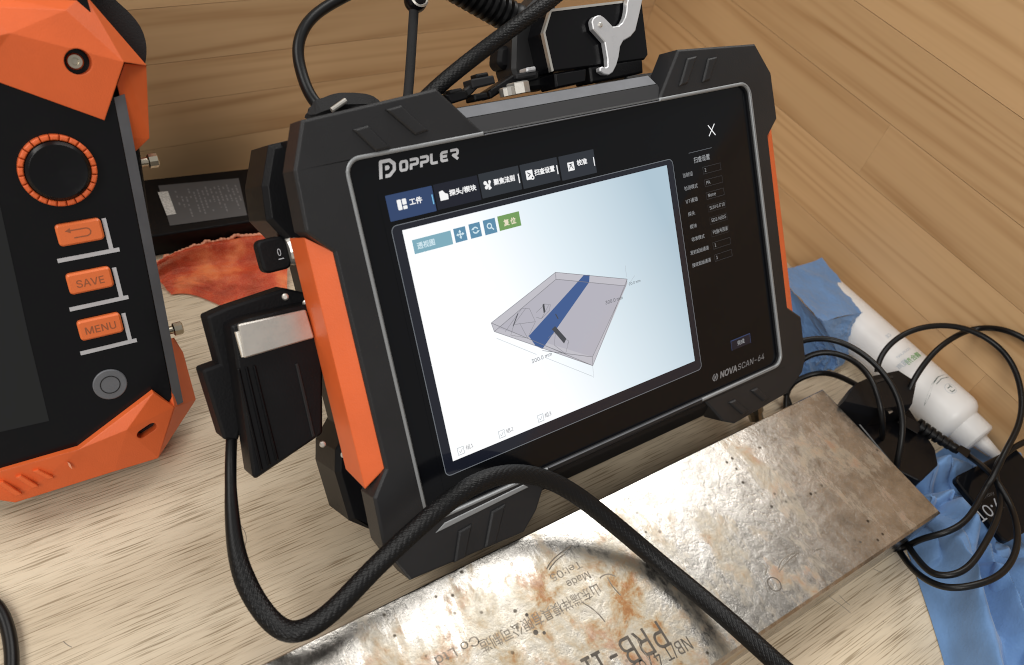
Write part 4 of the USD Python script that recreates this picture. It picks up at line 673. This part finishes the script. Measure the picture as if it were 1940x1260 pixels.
Pe = quad4(tab(1556, 610, .046), tab(1640, 590, .038), tab(1641, 606, .030), tab(1598, 690, .004)); Pe = Pe + np.array([-.2, -.6, .4]) * (np.sin(np.pi * s) * 0 + smooth_noise(np.stack([s * 5, t * 5, 0 * s], -1), 1., 9) * .008 * np.sin(np.pi * s) ** .5 * np.sin(np.pi * t) ** .5)[..., None]
v1, f1 = cat(grid(Pq), grid(Pf), grid(Pe)); tm = trimesh.Trimesh(v1, f1, process=True); tm.merge_vertices(digits_vertex=4)
single('cloth', (np.array(tm.vertices), np.array(tm.faces)), 'cloth_blue', 'folded blue cloth draped over the far end of the white bottle beside the black instrument', 'cloth', smooth=50)

# ------------------------------------------------------------------ phone on the cloth
pc = tab(1893, 965, .029)
ph = thing('phone', 'black phone showing the time, half buried in the blue cloth', 'phone', pc)
ax_ = tab(1935, 945, .034) - tab(1860, 985, .028); ax_ /= np.linalg.norm(ax_); up_ = np.array([.1, -.1, 1.]); ay_ = np.cross(up_, ax_); ay_ /= np.linalg.norm(ay_); az_ = np.cross(ax_, ay_); PA = np.array([ax_, ay_, az_])
part(ph, 'body', place(prism(rrect(-.013, -.019, .045, .030, .004), -.006, 0, .001, .001), pc, PA), 'black_gloss')
sc = part(ph, 'screen', place(flat(rrect(-.012, -.018, .0435, .029, .0035), .0002), pc, PA), 'glass_black')
def on_phone(q): a = hit(q[0], q[1], pc, az_) - pc; return float(a @ ax_), float(a @ ay_)
for tx, p0, p1, h, m in (('10:47', (1861, 990), (1916, 952), .0078, 'phone_digits'), ('Monday', (1856, 949), (1884, 936), .0022, 'label_print')):
    a_, b_ = np.array(on_phone(p0)), np.array(on_phone(p1)); g_ = text(tx, h, wide=.8); k = np.linalg.norm(b_ - a_) / (g_.bounds[2] - g_.bounds[0])
    g_ = affinity.translate(affinity.rotate(affinity.scale(affinity.translate(g_, -g_.bounds[0], 0), k, 1, origin=(0, 0)), math.atan2(*(b_ - a_)[::-1]), origin=(0, 0), use_radians=True), *a_)
    part(sc, 'digits', place(flat(g_, .0004), pc, PA), m)

# ------------------------------------------------------------------ power adapter, its ribbed lead and coils
Ad = thing('power_adapter', 'black power adapter with ribbed lead and thin cable loops beside the white bottle', 'power adapter', (.49, .1, 0))
hz = .048
top = [tab(*q, hz) for q in ((1622, 726), (1655, 712), (1702, 702), (1736, 724), (1728, 765), (1668, 775), (1600, 760))]
bot = [p * [1, 1, 0] + [.004 * (p[0] > .47), 0, 0] for p in top]; cn = np.mean(top, axis=0); top2 = [cn + (p - cn) * 1.0 for p in top]; mid_ = [cn + (p - cn) * 1.06 - [0, 0, .008] for p in top]
part(Ad, 'housing', hull(top2 + mid_ + bot), 'black_plastic')
part(Ad, 'cover_slot', prism(Polygon([tab(*q, hz)[:2] for q in ((1655, 722), (1690, 712), (1692, 716), (1657, 727))]), hz - .001, hz + .0006), 'deep_black')
part(Ad, 'lower_half', prism(rounded([tab(*q, .030)[:2] for q in ((1600, 770), (1722, 772), (1772, 850), (1778, 880), (1745, 912), (1700, 890))], .003), 0, .030, .0007), 'black_gloss')
part(Ad, 'plug_pin', hull([tab(x, y, z) for x, y in ((1675, 768), (1682, 766), (1692, 780), (1685, 784)) for z in (.044, .040)]), 'silver')
part(Ad, 'collar', hull([tab(x, y, z) for x, y in ((1700, 800), (1712, 786), (1746, 804), (1738, 822)) for z in (.036, .026)]), 'black_plastic')
a0, a1 = tab(1738, 805, .033), tab(1815, 853, .030); L = np.linalg.norm(a1 - a0); prof = []
for k in range(7):
    x = L * k / 7; r_ = .0052 - .0003 * k; prof += [(x, .0032), (x + .0003, r_), (x + L / 7 * .55, r_), (x + L / 7 * .62, .0032)]
part(Ad, 'ribbed_boot', lathe(prof + [(L, .003)], a0, a1 - a0, 20), 'cable_black', smooth=35)
part(Ad, 'plug_end', hull([tab(x, y, z) for x, y in ((1812, 853), (1820, 843), (1840, 854), (1832, 868)) for z in (.034, .026)]), 'cable_black')
def lead(pts, r=.0020):
    q = [tab(*p) for p in pts]; q = [hit(p[0], p[1], (XW - .0045, 0, 0), np.array([1., 0, 0])) if w[0] > XW - .0045 else w for p, w in zip(pts, q)]
    part(Ad, 'cable', tube(spline(q, .0015), r, 14), 'cable_black', smooth=60)
lead([(1470, 668, .045), (1520, 646, .055), (1580, 645, .06), (1640, 675, .064), (1688, 728, .064), (1709, 790, .058), (1705, 850, .045), (1698, 885, .034)])
lead([(1480, 720, .03), (1520, 682, .042), (1560, 668, .05), (1608, 679, .056), (1648, 716, .060), (1667, 765, .056), (1672, 805, .045), (1670, 830, .03)])
lead([(1488, 800, .004), (1489, 765, .006), (1496, 735, .010), (1520, 716, .016), (1560, 707, .024), (1605, 720, .034), (1640, 738, .040)])
lead([(1506, 790, .004), (1497, 770, .004), (1489, 748, .008), (1478, 730, .012)])
lead([(1662, 705, .046), (1675, 667, .056), (1718, 631, .068), (1788, 617, .076), (1852, 632, .078), (1905, 672, .076), (1933, 735, .072), (1931, 800, .066), (1905, 855, .06), (1883, 900, .052), (1868, 925, .046), (1830, 985, .042), (1786, 1010, .036), (1745, 1022, .024), (1715, 1036, .010), (1690, 1040, .006)])
lead([(1722, 740, .046), (1740, 706, .056), (1770, 668, .066), (1806, 640, .072), (1850, 623, .074), (1900, 625, .072), (1950, 648, .07), (2000, 690, .07)])
lead([(1990, 812, .06), (1940, 838, .058), (1905, 860, .054), (1886, 895, .050), (1894, 930, .046), (1888, 985, .050), (1860, 1040, .052), (1820, 1083, .050), (1778, 1089, .044), (1745, 1067, .032), (1722, 1036, .014), (1706, 1012, .006)])
lead([(1830, 860, .030), (1862, 884, .040), (1890, 915, .048), (1913, 955, .048), (1927, 1005, .052), (1922, 1050, .055), (1898, 1085, .055), (1855, 1106, .053), (1800, 1113, .046), (1755, 1098, .033), (1718, 1064, .012), (1694, 1028, .004)])
single('cable', tube(spline([tab(-40, 1130, .004), tab(-5, 1150, .004), tab(14, 1190, .004), tab(22, 1240, .004), tab(20, 1300, .004)], .002), .0032, 14), 'cable_black', 'short bend of black cable at the lower left edge of the table', 'cable', smooth=60)
